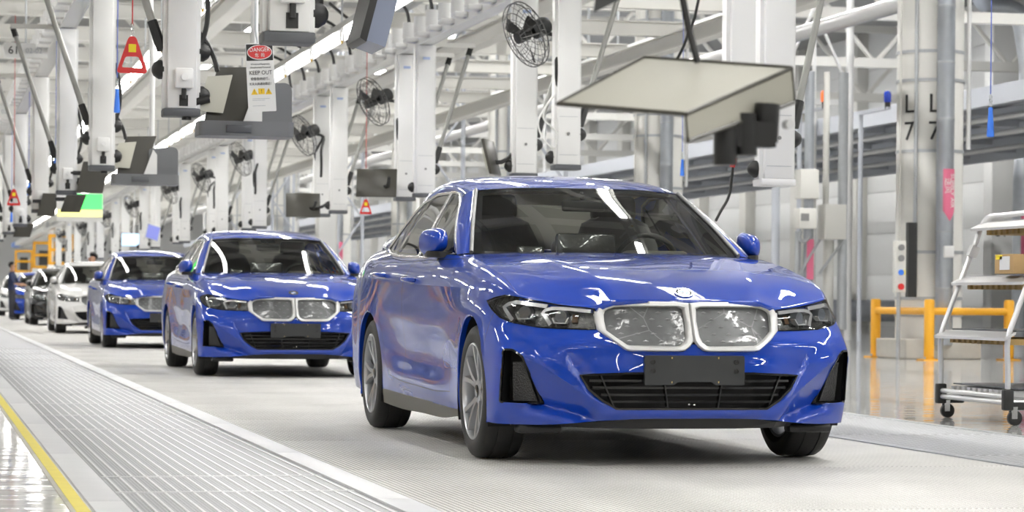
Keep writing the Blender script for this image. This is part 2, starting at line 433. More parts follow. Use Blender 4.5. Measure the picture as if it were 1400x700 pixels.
for _net, _c in ((NET_APILLAR, [(-.83,1.034),(-1.18,1.213),(-1.46,1.362)]), (NET_ROOF, [(-1.46,1.362),(-1.75,1.408),(-2.2,1.412),(-2.46,1.372),(-2.62,1.29)]), (NET_CPILLAR, [(-2.62,1.29),(-2.72,1.19),(-2.80,1.10),(-2.80,1.06)])):
    for _row, _p in zip(_net, _c): _row[-1] = side_glass(*_p, off=.004)
CARX = (0, 0, 0)

def ribbon(bm, fn, pts, w, o0, o1, closed=False):
    """a solid strip of width w along a 2D polyline, between two offsets of the surface map fn(u,v,off)"""
    n = len(pts); L = []
    for i in range(n):
        p = V(pts[i]).to_2d()
        a = V(pts[i - 1] if (i or closed) else pts[i]).to_2d(); b = V(pts[(i + 1) % n] if (i < n - 1 or closed) else pts[i]).to_2d()
        t = (b - a).normalized(); q = V((-t.y, t.x)).to_2d() * (w / 2)
        L.append((p + q, p - q))
    rings = []
    for (a, b) in L:
        rings.append([bm.verts.new(fn(a.x, a.y, o0)), bm.verts.new(fn(a.x, a.y, o1)), bm.verts.new(fn(b.x, b.y, o1)), bm.verts.new(fn(b.x, b.y, o0))])
    for i in range(n if closed else n - 1):
        A = rings[i]; B = rings[(i + 1) % n]
        for k in range(4): bm.faces.new((A[k], A[(k + 1) % 4], B[(k + 1) % 4], B[k]))
    if not closed: bm.faces.new(rings[0][::-1]); bm.faces.new(rings[-1])
def resample(pts, step):
    out = []
    for a, b in zip(pts[:-1], pts[1:]):
        n = max(1, int(math.dist(a, b) / step))
        out += [(a[0] + (b[0] - a[0]) * i / n, a[1] + (b[1] - a[1]) * i / n) for i in range(n)]
    return out + [pts[-1]]
def segdist(p, pts):
    best = 9
    for a, b in zip(pts[:-1], pts[1:]):
        ax, ay = a; dx, dy = b[0] - ax, b[1] - ay
        t = max(0, min(1, ((p[0] - ax) * dx + (p[1] - ay) * dy) / (dx * dx + dy * dy)))
        best = min(best, math.hypot(p[0] - ax - t * dx, p[1] - ay - t * dy))
    return best

LAMP = [(.598,.790),(.546,.806),(.466,.819),(.376,.809),(.278,.7915),(.147,.7715),(-.010,.7565),(-.032,.658),(.092,.660),(.232,.665),(.311,.676),(.401,.690),(.471,.712),(.537,.748)]
VENT = roundpoly([(.404,.558),(.350,.557),(.297,.527),(.222,.296),(.432,.303)], .012, 3)
INTAKE = [(-.001,.452),(.30,.452),(.545,.441),(.505,.373),(.445,.321),(.377,.281),(-.001,.276)]
GR_O = [(0,.7895),(.06,.7945),(.20,.7955),(.33,.796),(.375,.7935),(.42,.782),(.448,.767),(.463,.745),(.462,.70),(.457,.659),(.40,.610),(.335,.561),(.31,.556),(.20,.555),(.075,.555),(.045,.560),(.018,.580),(0,.605),(0,.70)]
GR_I = [(.034,.757),(.056,.7675),(.20,.768),(.33,.767),(.365,.7645),(.396,.754),(.410,.744),(.416,.728),(.416,.70),(.411,.654),(.372,.621),(.325,.588),(.31,.585),(.20,.582),(.085,.581),(.066,.584),(.044,.602),(.034,.628),(.028,.70)]
LINE_A = [(.085,.555),(.069,.523),(.023,.43),(-.014,.366),(-.082,.308),(-.112,.286)]
LINE_B = [(.297,.527),(.204,.492),(.126,.441),(.05,.391),(-.001,.357),(-.058,.319),(-.10,.287)]
LINE_C = [(.432,.296),(.221,.288),(.11,.262),(.019,.236),(-.045,.220)]
FACET = LINE_B + [(-.075,.245), (-.045,.220), (.019,.236), (.11,.262), (.222,.29)]
D1 = [(-.58,1.012),(-.555,.93),(-.545,.86),(-.60,.64),(-.60,.31),(-1.0,.300),(-1.92,.318),(-1.935,.45),(-1.93,.70),(-1.87,.84),(-1.70,.98),(-1.66,1.012)]
D2 = [(-1.675,1.012),(-1.715,.98),(-1.885,.84),(-1.945,.70),(-1.95,.45),(-1.935,.318),(-2.35,.345),(-2.50,.44),(-2.57,.60),(-2.66,.72),(-2.78,.80),(-2.80,.93),(-2.72,1.035),(-2.45,1.04),(-2.1,1.02)]
def line_at(u, pts):
    for a, c in zip(pts[:-1], pts[1:]):
        lo, hi = (a, c) if a[0] < c[0] else (c, a)
        if lo[0] <= u <= hi[0]: return lo[1] + (hi[1] - lo[1]) * (u - lo[0]) / max(hi[0] - lo[0], 1e-6)
    return pts[0][1] if u > pts[0][0] else pts[-1][1]
def sstep(a, c, x): t = max(0, min(1, (x - a) / (c - a))); return t * t * (3 - 2 * t)
def facet_depth(u, v):
    """how far the blade facet beside the vent, and the crease beside the intake, lie behind the smooth bumper"""
    d = 0.0
    fade = sstep(-.10, .05, u)
    vb, vc = line_at(u, LINE_B), line_at(u, LINE_C)
    ridge = -.016 * sstep(-.10, .0, u) * sstep(.30, .22, u)
    if u < .30 and vc <= v < vb: d = ridge + (.066 * fade - ridge) * (vb - v) / max(vb - vc, 1e-4)
    elif u < .30 and vb <= v < vb + .11: d = ridge * (1 - (v - vb) / .11)
    elif u < .432 and v < vc: d = .062 * fade * max(0, 1 - (vc - v) / .04) * sstep(.36, .22, u)
    if u < .10 and .27 < v < .57:
        for a, c in zip(LINE_A[:-1], LINE_A[1:]):
            if c[1] <= v <= a[1]:
                ua = c[0] + (a[0] - c[0]) * (v - c[1]) / (a[1] - c[1])
                if u < ua: d = max(d, .011 * max(0, 1 - (ua - u) / .10) * sstep(.56, .50, v) * sstep(.28, .33, v))
    return d
def car_shell_parts(root):
    bm = grid_bm(G_SHELL)
    grid_bm(G_SHOULDER, bm)
    bmesh.ops.remove_doubles(bm, verts=bm.verts[:], dist=0.0006)
    front = lambda c: c.x > .05
    # bumper creases first, then shape them
    cutpoly(bm, FR_DIAG, LINE_B, front, False); cutpoly(bm, FR_DIAG, LINE_C, front, False); cutpoly(bm, FR_DIAG, LINE_A, front, False)
    cutpoly(bm, FR_DIAG, VENT, front); cutpoly(bm, FR_DIAG, LAMP, front)
    cutpoly(bm, FR_FRONT, INTAKE[1:-1], front, False); cutpoly(bm, FR_FRONT, INTAKE[:2], front, False); cutpoly(bm, FR_FRONT, INTAKE[-2:], front, False)
    cutpoly(bm, FR_FRONT, GR_O[:-2], front, False)
    side = lambda c: c.y > .6 and c.x < .5
    sx = lambda poly: [(-p[0], p[1]) for p in poly]
    ring = lambda cx, r: [(-(cx + r * math.cos(a)), .338 + r * math.sin(a)) for a in [2 * PI * k / 48 for k in range(48)]]
    for cx in (0, -2.966): cutpoly(bm, FR_SIDE, ring(cx, .384), side, margin=.02)
    doors = [(sx(D1), offset_poly(sx(D1), .0035)), (sx(D2), offset_poly(sx(D2), .0035))]
    for P, Q in doors: cutpoly(bm, FR_SIDE, P, side, margin=.02); cutpoly(bm, FR_SIDE, Q, side, margin=.02)
    SILL = [(.40,.226),(.66,.226),(1.5,.236),(2.62,.256)]
    cutpoly(bm, FR_SIDE, SILL, side, False)
    BW = [(-.335,.685),(-.335,.60)]                                  # bumper / wing seam
    for s in (0, .004): cutpoly(bm, FR_SIDE, [(-.36 + s, .80), (-.325 + s, .30)], lambda c: c.y > .8 and .2 < c.x < .5, False, .05)
    # the crossing of the wing shut lines is left to the seam strips; now push the blade facet in
    for v in bm.verts:
        if v.co.x < .3 or v.co.z > .60: continue
        v.co -= FR_DIAG.D * facet_depth(*FR_DIAG.to2(v.co))
    bm.normal_update()
    region = {}
    dead = []
    for f in bm.faces:
        c = f.calc_center_median(); q = FR_SIDE.to2(c); d = FR_DIAG.to2(c)
        name = None
        if c.x > .05 and (inpoly(d, LAMP) or inpoly(d, VENT)): continue
        if c.x > .4 and (inpoly((c.y, c.z), INTAKE) or inpoly((c.y, c.z), GR_O)): continue
        if side(c):
            if any((c.x - cx) ** 2 + (c.z - .338) ** 2 < .3835 ** 2 for cx in (0, -2.966)): continue
            if inpoly(q, doors[0][1]): name = 'front_door'
            elif inpoly(q, doors[1][1]): name = 'rear_door'
            elif inpoly(q, doors[0][0]): name = 'front_door_gap'  # black strip stands in for the shade inside the door shut gap
            elif inpoly(q, doors[1][0]): name = 'rear_door_gap'
            elif -2.62 < c.x < -.36 and c.z < .226 + max(0, (-c.x - .66)) * .0155: name = 'sill_panel'
        if not name:
            s = c.x - (.36 - (.80 - c.z) * .07)
            if c.z < .83 and s > 0: name = 'front_bumper'
            elif c.z < .80 and s > -.004 and c.y > .8 and c.x > .2: name = 'bumper_seam'
            elif c.x > -1.8: name = 'front_wing'
            elif c.x < -3.75 and c.z < .62: name = 'rear_bumper'
            else: name = 'rear_quarter_panel'
        region.setdefault(name, []).append(f)
    mats = {'front_door': M_BLUE, 'rear_door': M_BLUE, 'front_wing': M_BLUE, 'rear_quarter_panel': M_BLUE, 'front_bumper': M_BLUE, 'rear_bumper': M_BLUE, 'sill_panel': M_SILLGREY, 'front_door_gap': M_DARK, 'rear_door_gap': M_DARK, 'bumper_seam': M_DARK}
    objs = {}
    for name, fs in region.items():
        idx = {}; vs = []; ns = []; fl = []
        for f in fs:
            row = []
            for v in f.verts:
                if v not in idx: idx[v] = len(vs); vs.append(v.co.copy()); ns.append(v.normal.copy())
                row.append(idx[v])
            fl.append(row)
        if name in ('front_bumper', 'rear_bumper'):      # one piece across the car
            n = len(vs)
            if name == 'front_bumper':
                o = objs[name] = mesh_obj(name, vs + mir(vs), fl + [[i + n for i in r[::-1]] for r in fl], mats[name], root, True)
                bm2 = bmesh.new(); bm2.from_mesh(o.data); bmesh.ops.remove_doubles(bm2, verts=[v for v in bm2.verts if abs(v.co.y) < 1e-4], dist=1e-4)
                for e in bm2.edges:
                    q = [FR_DIAG.to2(V((v.co.x, abs(v.co.y), v.co.z))) for v in e.verts]
                    for Ln in (LINE_A, LINE_B, LINE_C):
                        if all(-.10 < p[0] < .305 and segdist(p, Ln) < 6e-4 for p in q): e.smooth = False
                bm2.to_mesh(o.data); bm2.free()
            else:
                objs[name] = mesh_obj(name, vs + mir(vs), fl + [[i + n for i in r[::-1]] for r in fl], mats[name], root, True, ns + mir(ns))
        else:
            objs[name] = mir_obj(name, vs, fl, mats[name], root, ns)
    bm.free()
    return objs

def full_grid(name, g, m, root, parent_smooth=True, flip=False):
    """a half grid whose column 0 lies at y=0, doubled across the centre line"""
    G = [[V((p.x, -p.y, p.z)) for p in r[:0:-1]] + r for r in g]
    bm = grid_bm(G)
    o = bm_obj(name, bm, m, root, True)
    return o
def wheel_bm():
    """tyre about the y axis, outer face at y=+.115"""
    t = bmesh.new()
    pr = [(.236,.095),(.248,.108),(.262,.113),(.285,.1145),(.305,.110),(.322,.100),(.331,.086),(.334,.06),(.335,.045),(.330,.0435),(.330,.036),(.3352,.0345),(.3355,.0),(.3352,-.0345),(.330,-.036),(.330,-.0435),(.335,-.045),(.334,-.06),(.331,-.086),(.322,-.100),(.305,-.110),(.262,-.113),(.236,-.095)]
    lathe(t, pr, 56)
    return t
def rim_bm():
    b = bmesh.new()
    lathe(b, [(.245,.098),(.243,.108),(.236,.110),(.230,.104),(.225,.085),(.222,.02),(.222,-.09),(.236,-.095)], 48)
    # five forked spokes
    for k in range(5):
        a0 = 2 * PI * k / 5 + PI / 2
        def P(r, da, y): a = a0 + da; return V((r * math.cos(a), y, r * math.sin(a)))
        for s in (-1, 1):
            # rings of a swept trapezoid: (radius, centre angle, half width angle, outer y, inner y)
            sec = [(.045, .14 * s, .24, .078, .03), (.085, .13 * s, .19, .084, .045), (.13, .16 * s, .12, .092, .06), (.185, .225 * s, .088, .100, .07), (.232, .27 * s, .082, .104, .075)]
            rings = []
            for (r, c, w, y1, y0) in sec:
                rings.append([b.verts.new(P(r, c - w, y0)), b.verts.new(P(r, c - w * .75, y1)), b.verts.new(P(r, c + w * .75, y1)), b.verts.new(P(r, c + w, y0))])
            for A, B in zip(rings[:-1], rings[1:]):
                for q in range(4): b.faces.new((A[q], A[(q + 1) % 4], B[(q + 1) % 4], B[q]))
    lathe(b, [(.0,.086),(.03,.086),(.036,.082),(.062,.080),(.068,.07),(.07,.02)], 24)
    return b

def film_mat():
    m = mat('grille_film', (.10, .104, .106), .3, .0, coat=.6)
    nt = m.node_tree; b = nt.nodes['Principled BSDF']
    tc = nt.nodes.new('ShaderNodeTexCoord'); v = nt.nodes.new('ShaderNodeTexVoronoi'); v.feature = 'DISTANCE_TO_EDGE'; v.inputs['Scale'].default_value = 3.5
    n = nt.nodes.new('ShaderNodeTexNoise'); n.inputs['Scale'].default_value = 7; n.inputs['Detail'].default_value = 5
    for t in (v, n): nt.links.new(tc.outputs['Object'], t.inputs['Vector'])
    r = nt.nodes.new('ShaderNodeValToRGB'); e = r.color_ramp.elements; e[0].position = 0; e[0].color = (.26, .265, .27, 1); e[1].position = .012; e[1].color = (.11, .115, .118, 1)
    nt.links.new(v.outputs['Distance'], r.inputs[0])
    r2 = nt.nodes.new('ShaderNodeValToRGB'); e = r2.color_ramp.elements; e[0].position = .35; e[0].color = (.75, .75, .75, 1); e[1].position = .7; e[1].color = (1.5, 1.5, 1.5, 1); nt.links.new(n.outputs['Fac'], r2.inputs[0])
    mx = nt.nodes.new('ShaderNodeMix'); mx.data_type = 'RGBA'; mx.blend_type = 'MULTIPLY'; mx.inputs[0].default_value = 1; nt.links.new(r.outputs[0], mx.inputs[6]); nt.links.new(r2.outputs[0], mx.inputs[7]); nt.links.new(mx.outputs[2], b.inputs['Base Color'])
    bp = nt.nodes.new('ShaderNodeBump'); bp.inputs['Strength'].default_value = .35; bp.inputs['Distance'].default_value = .01; nt.links.new(n.outputs['Fac'], bp.inputs['Height']); nt.links.new(bp.outputs[0], b.inputs['Coat Normal'])
    return m
def build_car():
    root = empty('car')
    P = car_shell_parts(root)
    bump = P['front_bumper']
    # ---- bonnet, roof, pillars
    bon = full_grid('bonnet', G_BONNET, M_BLUE, root)
    gr = surf(NET_ROOF, [8,6,5,3,3], [8,10,10,10], sharp_u=(), mirror0=True)
    full_grid('roof', gr, M_BLUE, root)
    for nm, net in (('windscreen_pillar', NET_APILLAR), ('rear_pillar', NET_CPILLAR)):
        bm = grid_bm(surf(net, 4, 8)); mir_bm(nm, bm, M_BLUE, root, 60)
    deck = [[(-3.53,0,1.123),(-3.53,.28,1.121),(-3.50,.48,1.117),(-3.43,.64,1.109),(-3.36,.765,1.106)],
            [(-3.75,0,1.128),(-3.75,.25,1.126),(-3.73,.42,1.122),(-3.67,.58,1.115),(-3.55,.72,1.111)],
            [(-3.95,0,1.128),(-3.94,.33,1.125),(-3.88,.52,1.12),(-3.79,.62,1.117),(-3.70,.67,1.115)]]
    full_grid('boot_lid', surf(deck, 5, 5, mirror0=True), M_BLUE, root)
    # ---- glass
    gw = surf(NET_WS, [10,8,8], [10,10], mirror0=True)
    ws = full_grid('windscreen', gw, M_GLASS, root)
    inn = [[p + V((-.004, 0, -.006)) for p in r] for r in gw]
    bm = bmesh.new()
    nr, nc = len(inn), len(inn[0])
    full = [[V((p.x, -p.y, p.z)) for p in r[:0:-1]] + r for r in inn]; nf = len(full[0])
    vs = [[bm.verts.new(p) for p in r] for r in full]
    for i in range(nr - 1):
        for j in range(nf - 1):
            jj = abs(j + .5 - (nf - 1) / 2)
            if i < 1 or i >= nr - 2 or jj > nc - 2.6 or (i >= nr - 4 and jj < 2.6): bm.faces.new((vs[i][j], vs[i][j + 1], vs[i + 1][j + 1], vs[i + 1][j]))
    bm_obj('windscreen_black_band', bm, M_BLACK, ws)
    grr = surf(NET_REARGLASS, [6,6,6], [7,7], mirror0=True)
    full_grid('rear_window', grr, M_GLASS, root)
    for g, nm, w in ((gw, 'windscreen_trim', .011),):
        edge = [r[-1] for r in g]
        b = bmesh.new(); tube(b, [p + V((.004, .006, .004)) for p in edge], w, 8); mir_bm(nm, b, mat('pillar_grey', (.36, .36, .36), .35, .3), root, 60)
    sx = lambda poly: [(-p[0], p[1]) for p in poly]
    sg = lambda u, v, off=0.0: side_glass(-u, v, off)
    WINS = [('front_side_window', [(-.93,1.05),(-1.18,1.198),(-1.43,1.332),(-1.56,1.374),(-1.785,1.394),(-1.60,1.045)]),
            ('rear_side_window', [(-1.70,1.048),(-1.905,1.397),(-2.2,1.394),(-2.40,1.364),(-2.38,1.075)]),
            ('quarter_window', [(-2.425,1.08),(-2.44,1.352),(-2.55,1.298),(-2.65,1.205),(-2.74,1.10)])]
    for nm, poly in WINS:
        bm = fill_patch(sx(poly), FR_SIDE, sg, .05)
        mir_bm(nm, bm, M_GLASS, root, 60)
    # black door frame round the panes
    DLO = [(-.84,1.036),(-1.18,1.212),(-1.42,1.344),(-1.56,1.388),(-1.75,1.407),(-2.2,1.411),(-2.46,1.371),(-2.60,1.30),(-2.72,1.188),(-2.80,1.10),(-2.58,1.066),(-2.2,1.044),(-1.5,1.026)]
    bm = fill_patch(sx(DLO), FR_SIDE, sg, .06)
    for nm, poly in WINS: cutpoly(bm, FR_SIDE, sx(poly), margin=.08)
    bmesh.ops.delete(bm, geom=[f for f in bm.faces if any(inpoly(FR_SIDE.to2(f.calc_center_median()), sx(p)) for _, p in WINS)], context='FACES')
    mir_bm('door_frame', bm, M_GLOSSBLACK, root, 60)
    b = bmesh.new()
    tube(b, [sg(u, v, .004) for u, v in resample(sx(DLO), .06)], .0095, 6, True)
    ch = mir_bm('window_chrome_trim', b, M_SILVER, root, 60)
    b = bmesh.new(); tube(b, [sg(u, v, .002) for u, v in resample([(1.835,1.407),(1.66,1.03)], .05)], .013, 6); mir_bm('centre_pillar_trim', b, M_SILVER, root, 60)
    # ---- kidney grille
    fn = lambda u, v, o=0.0: on_body(FR_FRONT, max(u, 0), v, o)
    prof = [(0, -.004), (.07, .012), (.25, .019), (.72, .018), (.92, .010), (1, -.014)]
    b = bmesh.new(); rings = []
    n = len(GR_O)
    for i in range(n):
        o, q = GR_O[i], GR_I[i]
        rings.append([fn(o[0] + (q[0] - o[0]) * t, o[1] + (q[1] - o[1]) * t, h) for t, h in prof])
    for s in (1, -1):
        R_ = [[b.verts.new((p.x, p.y * s, p.z)) for p in r] for r in rings]
        for i in range(n):
            A, B = R_[i], R_[(i + 1) % n]
            for k in range(len(prof) - 1): b.faces.new((A[k], A[k + 1], B[k + 1], B[k]))
    bmesh.ops.remove_doubles(b, verts=b.verts[:], dist=.001)
    frame = bm_obj('grille_frame', b, M_FRAME, root, angle=50)
    film = film_mat()
    bm = fill_patch(GR_I, FR_FRONT, lambda u, v: fn(u, v, -.016), .03)
    panes = mir_bm('grille_pane', bm, film, root, 60)
    fin = mat('grille_fin', (.30, .305, .31), .3, .2)
    vs, fs = [], []
    for r_, z in enumerate((.605, .640, .675, .710, .742)):
        for k in range(5):
            y = .075 + k * .078 + (.035 if r_ % 2 else 0)
            if not inpoly((y, z), offset_poly(GR_I, .018)): continue
            b0 = len(vs)
            for du, dv, o in ((-.016, -.001, -.014), (0, .006, -.014), (.016, -.001, -.014), (0, -.0055, -.014), (0, 0, -.010)): vs.append(fn(y + du, z + dv, o))
            fs += [(b0, b0 + 1, b0 + 4), (b0 + 1, b0 + 2, b0 + 4), (b0 + 2, b0 + 3, b0 + 4), (b0 + 3, b0, b0 + 4)]
    mesh_obj('grille_fins', vs, fs, fin, panes[0], False)['kind'] = 'stuff'; mesh_obj('grille_fins', mir(vs), [f[::-1] for f in fs], fin, panes[1], False)['kind'] = 'stuff'
    # backing behind grille so that nothing shows through
    b = bmesh.new(); bx(b, (.60, 0, .58), (.04, .90, .36)); bx(b, (.10, 0, .42), (.90, 1.1, .44)); bm_obj('front_structure', b, M_DARK, root)
    # ---- lower intake
    b = bmesh.new()
    pol = INTAKE[1:-1] + [(-.377, .281), (-.445, .321), (-.505, .373), (-.545, .441), (-.30, .452)]
    fb = lambda u, v, o=0.0: (lambda p: V((p.x, u, p.z)))(on_body(FR_FRONT, abs(u), v, o))
    a = [b.verts.new(fb(u, v, .002)) for u, v in pol]; c = [b.verts.new(fb(u * .97, v, -.09)) for u, v in pol]
    for i in range(len(pol)): b.faces.new((a[i], a[(i + 1) % len(pol)], c[(i + 1) % len(pol)], c[i]))
    b.faces.new(c)
    bmesh.ops.triangulate(b, faces=[f for f in b.faces if len(f.verts) > 4])
    intake = bm_obj('lower_intake', b, M_BLACK, root)
    b = bmesh.new(); ribbon(b, fb, [(u, v) for u, v in resample(pol + [pol[0]], .05)][:-1], .010, -.03, .003, True); bm_obj('intake_surround', b, M_GLOSSBLACK, intake, angle=40)
    for z, w in ((.415, .50), (.382, .485), (.348, .445), (.315, .40)):
        b = bmesh.new(); ribbon(b, fb, resample([(-w, z), (w, z)], .05), .011, -.045, -.016); bm_obj('intake_slat', b, M_GLOSSBLACK, intake, angle=40)
    for y0, y1 in ((.455, .385), (.15, .125)):
        for s in (-1, 1):
            b = bmesh.new(); ribbon(b, fb, resample([(s * y0, .452), (s * y1, .283)], .03), .007, -.04, -.006); bm_obj('intake_divider', b, M_GLOSSBLACK, intake, angle=40)
    for y in (-.016, .012):
        b = bmesh.new(); cyl(b, (.770, y, .300), (.800, y, .300), .006, n=10); bm_obj('parking_sensor', b, M_CHROME, intake, True)
    # ---- number plate carrier
    b = bmesh.new()
    pl = roundpoly([(-.249, .396), (-.10, .396), (-.088, .411), (.088, .411), (.10, .396), (.249, .396), (.249, .537), (-.249, .537)], .008, 2)
    prism(b, pl, lambda u, v: V((.812 - (v - .46) * .03, u, v)), lambda u, v: V((.836 - (v - .46) * .03, u, v)))
    plate = bm_obj('number_plate_carrier', b, M_BRACKET, root)
    for y in (-.208, .208):
        for z in (.507, .463):
            b = bmesh.new(); lathe(b, [(.013, .830), (.013, .840), (.009, .8405), (.008, .837), (0, .837)], 14, 'x', (0, y, z)); bm_obj('screw', b, M_BLACK, plate, angle=30)
    for y in (-.115, .118):
        for z in (.526, .410):
            b = bmesh.new(); bx(b, (.8365, y, z), (.004, .005, .009)); bm_obj('clip', mat_b(b), mat('brass_clip', (.6, .45, .15), .4), plate)
    # ---- side air curtains
    fv = lambda u, v, o=0.0: on_body(FR_DIAG, u, v, o)
    vent_depth = lambda u, v: -facet_depth(u - .004, v)
    b = bmesh.new()
    a = [b.verts.new(fv(u, v, .0015 + vent_depth(u, v))) for u, v in VENT]
    c = [b.verts.new(fv(u, v, -.10 if u > .36 else -.045)) for u, v in offset_poly(VENT, .006)]
    n = len(VENT)
    for i in range(n): b.faces.new((a[i], a[(i + 1) % n], c[(i + 1) % n], c[i]))
    b.faces.new(c); bmesh.ops.triangulate(b, faces=[f for f in b.faces if len(f.verts) > 4])
    vents = mir_bm('air_curtain_vent', b, M_BLACK, root, 30)
    b = bmesh.new(); ribbon(b, lambda u, v, o: fv(u, v, o + vent_depth(u, v)), VENT, .009, -.02, .004, True)
    for o, par in zip(mir_bm('vent_surround', b, M_GLOSSBLACK, root, 40), vents): o.parent = par
    meshm = mat('vent_mesh', (.03, .03, .03), .35, bump=1.0, bscale=120)
    b = fill_patch([(.36, .50), (.305, .50), (.246, .310), (.37, .310)], FR_DIAG, lambda u, v: fv(u, v, -.030 - (.36 - u) * .05), .03)
    for o, par in zip(mir_bm('vent_mesh_panel', b, meshm, root, 60), vents): o.parent = par
    # ---- headlamps
    b = fill_patch(LAMP, FR_DIAG, lambda u, v: fv(u, v, .001), .03)
    lens = mir_bm('headlamp', b, M_LAMPGLASS, root, 60)
    def sub(nm, b, m, ang=40):
        for o, par in zip(mir_bm(nm, b, m, root, ang), lens): o.parent = par
    b = bmesh.new(); LI = offset_poly(LAMP, .002)
    a = [b.verts.new(fv(u, v, -.002)) for u, v in LI]; c = [b.verts.new(fv(u, v, -.055)) for u, v in LI]
    for i in range(len(LI)): b.faces.new((a[i], a[(i + 1) % len(LI)], c[(i + 1) % len(LI)], c[i]))
    sub('lamp_wall', b, M_BLACK)
    b = fill_patch(LAMP, FR_DIAG, lambda u, v: fv(u, v, -.055), .03)
    sub('lamp_reflector', b, M_LAMPIN, 60)
    b = bmesh.new(); ribbon(b, fv, [p for p in resample(LAMP + [LAMP[0]], .03)][:-1], .006, -.012, .0025, True); sub('lamp_seal', b, M_GLOSSBLACK)
    for pts, w in (([(.005,.744),(.126,.756),(.195,.757),(.228,.749),(.240,.736),(.192,.678)], .017), ([(.222,.766),(.299,.776),(.385,.786),(.432,.777),(.462,.762),(.392,.698)], .019)):
        b = bmesh.new(); ribbon(b, fv, resample(pts, .015), w, -.040, -.005); sub('light_guide', b, M_DRL)
    for pts in ([(.190,.712),(.176,.688),(.122,.686),(.112,.714)], [(.382,.728),(.366,.706),(.299,.707),(.291,.729)]):
        b = bmesh.new(); ribbon(b, fv, resample(pts, .012), .007, -.035, -.008); sub('light_guide_hook', b, M_DRL)
    for u, v in ((.150, .718), (.335, .738)):
        b = bmesh.new(); p = fv(u, v, -.048); q = fv(u, v, -.012)
        cyl(b, p, q, .034, .030, 16); sub('projector', b, M_LENS)
    b = fill_patch([(.082, .695), (.098, .695), (.098, .722), (.082, .722)], FR_DIAG, lambda u, v: fv(u, v, -.045), .02); sub('amber_reflector', b, M_AMBER)
    # ---- badge
    p0 = V((.638, 0, .836)); nrm = V((.44, 0, .90)).normalized()
    T = Matrix.Translation(p0) @ nrm.to_track_quat('Z', 'X').to_matrix().to_4x4()
    def disc(nm, r0, r1, h, m, par):
        b = bmesh.new(); lathe(b, [(r0, 0), (r0, h), (r1, h), (r1, h * .6)] if r1 else [(r0, 0), (r0 * .98, h), (0, h * 1.05)], 28, 'z')
        bmesh.ops.transform(b, matrix=T, verts=b.verts[:]); return bm_obj(nm, b, m, par, angle=40)
    badge = disc('bonnet_badge', .047, .041, .006, M_CHROME, root)
    disc('badge_ring', .0415, 0, .004, M_BLACK, badge); disc('badge_inner_rim', .0285, .0245, .0055, M_CHROME, badge)
    for k in range(4):
        b = bmesh.new(); c0 = b.verts.new((0, 0, .0052)); arc = [b.verts.new((  .025 * math.cos(PI / 2 * k + PI / 2 * j / 6),   .025 * math.sin(PI / 2 * k + PI / 2 * j / 6), .0052)) for j in range(7)]
        for j in range(6): b.faces.new((c0, arc[j], arc[j + 1]))
        bmesh.ops.transform(b, matrix=T, verts=b.verts[:]); bm_obj('badge_quarter', b, mat('badge_blue', (.03, .22, .62), .2) if k % 2 == 0 else M_WHITEPL, badge)
    # ---- door handles and mirrors
    for hx, hz, hy in ((-1.60, .903, .928), (-2.52, .936, .93)):
        b = bmesh.new()
        tube(b, smooth_path([(hx + .12, hy - .012, hz - .004), (hx + .085, hy + .022, hz), (hx, hy + .032, hz + .004), (hx - .085, hy + .022, hz + .006), (hx - .12, hy - .012, hz + .006)], 4), .0135, 8)
        mir_bm('door_handle', b, M_BLUE, root, 50)
    b = bmesh.new()
    # housing: rings from the mirror face to the front
    rings = []
    for i in range(9):
        t = i / 8 * .985; sc = (1 - t ** 2.3) ** (1 / 2.3); x = -1.125 + .175 * t
        if i == 0: sc = .93
        ring = []
        for k in range(20):
            a = 2 * PI * k / 20; ca, sa = math.cos(a), math.sin(a); e = .70
            px, pz = math.copysign(abs(ca) ** e, ca), math.copysign(abs(sa) ** e, sa)
            ring.append(b.verts.new((x - .03 * px * (1 - t), .900 - .012 * t + .071 * sc * px, 1.112 - .006 * t + .072 * sc * pz - .010 * px * sc)))
        rings.append(ring)
    for A, B in zip(rings[:-1], rings[1:]):
        for k in range(20): b.faces.new((A[k], A[(k + 1) % 20], B[(k + 1) % 20], B[k]))
    b.faces.new(rings[0]); b.faces.new(rings[-1])
    mm = mir_bm('door_mirror', b, M_BLUE, root, 45)
    b = bmesh.new()
    prism(b, roundpoly([(-1.13, .825), (-.96, .815), (-.96, .90), (-1.03, .945), (-1.12, .94)], .02, 3), lambda u, v: V((u, v, 1.020 + (v - .84) * .05)), lambda u, v: V((u, v, 1.052 + (v - .84) * .05)))
    for o, par in zip(mir_bm('mirror_foot', b, M_BLACK, root, 40), mm): o.parent = par
    b = bmesh.new(); bx(b, (-1.128, .900, 1.112), (.004, .11, .105), bev=.002)
    for o, par in zip(mir_bm('mirror_glass', b, M_CHROME, root, 40), mm): o.parent = par
    # ---- wheels, arches
    for cx in (0, -2.966):
        b = bmesh.new()
        N = 30; rs = []
        for k in range(N + 1):
            a = math.radians(-22 + 224 * k / N); X, Z = cx + .384 * math.cos(a), .338 + .384 * math.sin(a)
            hit = BVH.ray_cast(V((X, 2, max(Z, .205))), V((0, -1, 0)))[0]; y = hit.y if hit else .91
            X2, Z2 = cx + .376 * math.cos(a), .338 + .376 * math.sin(a)
            rs.append([b.verts.new((X, y, Z)), b.verts.new((X2, y - .004, Z2)), b.verts.new((X2, y - .03, Z2))])
        for A, B in zip(rs[:-1], rs[1:]):
            for k in range(2): b.faces.new((A[k], A[k + 1], B[k + 1], B[k]))
        mir_bm('wheel_arch_lip', b, M_BLUE, root, 60)
        b = bmesh.new(); rs = []
        for k in range(N + 1):
            a = math.radians(-25 + 230 * k / N); X, Z = cx + .383 * math.cos(a), .338 + .383 * math.sin(a)
            rs.append([b.verts.new((X, .905, Z)), b.verts.new((X, .58, Z)), b.verts.new((cx, .58, .338))])
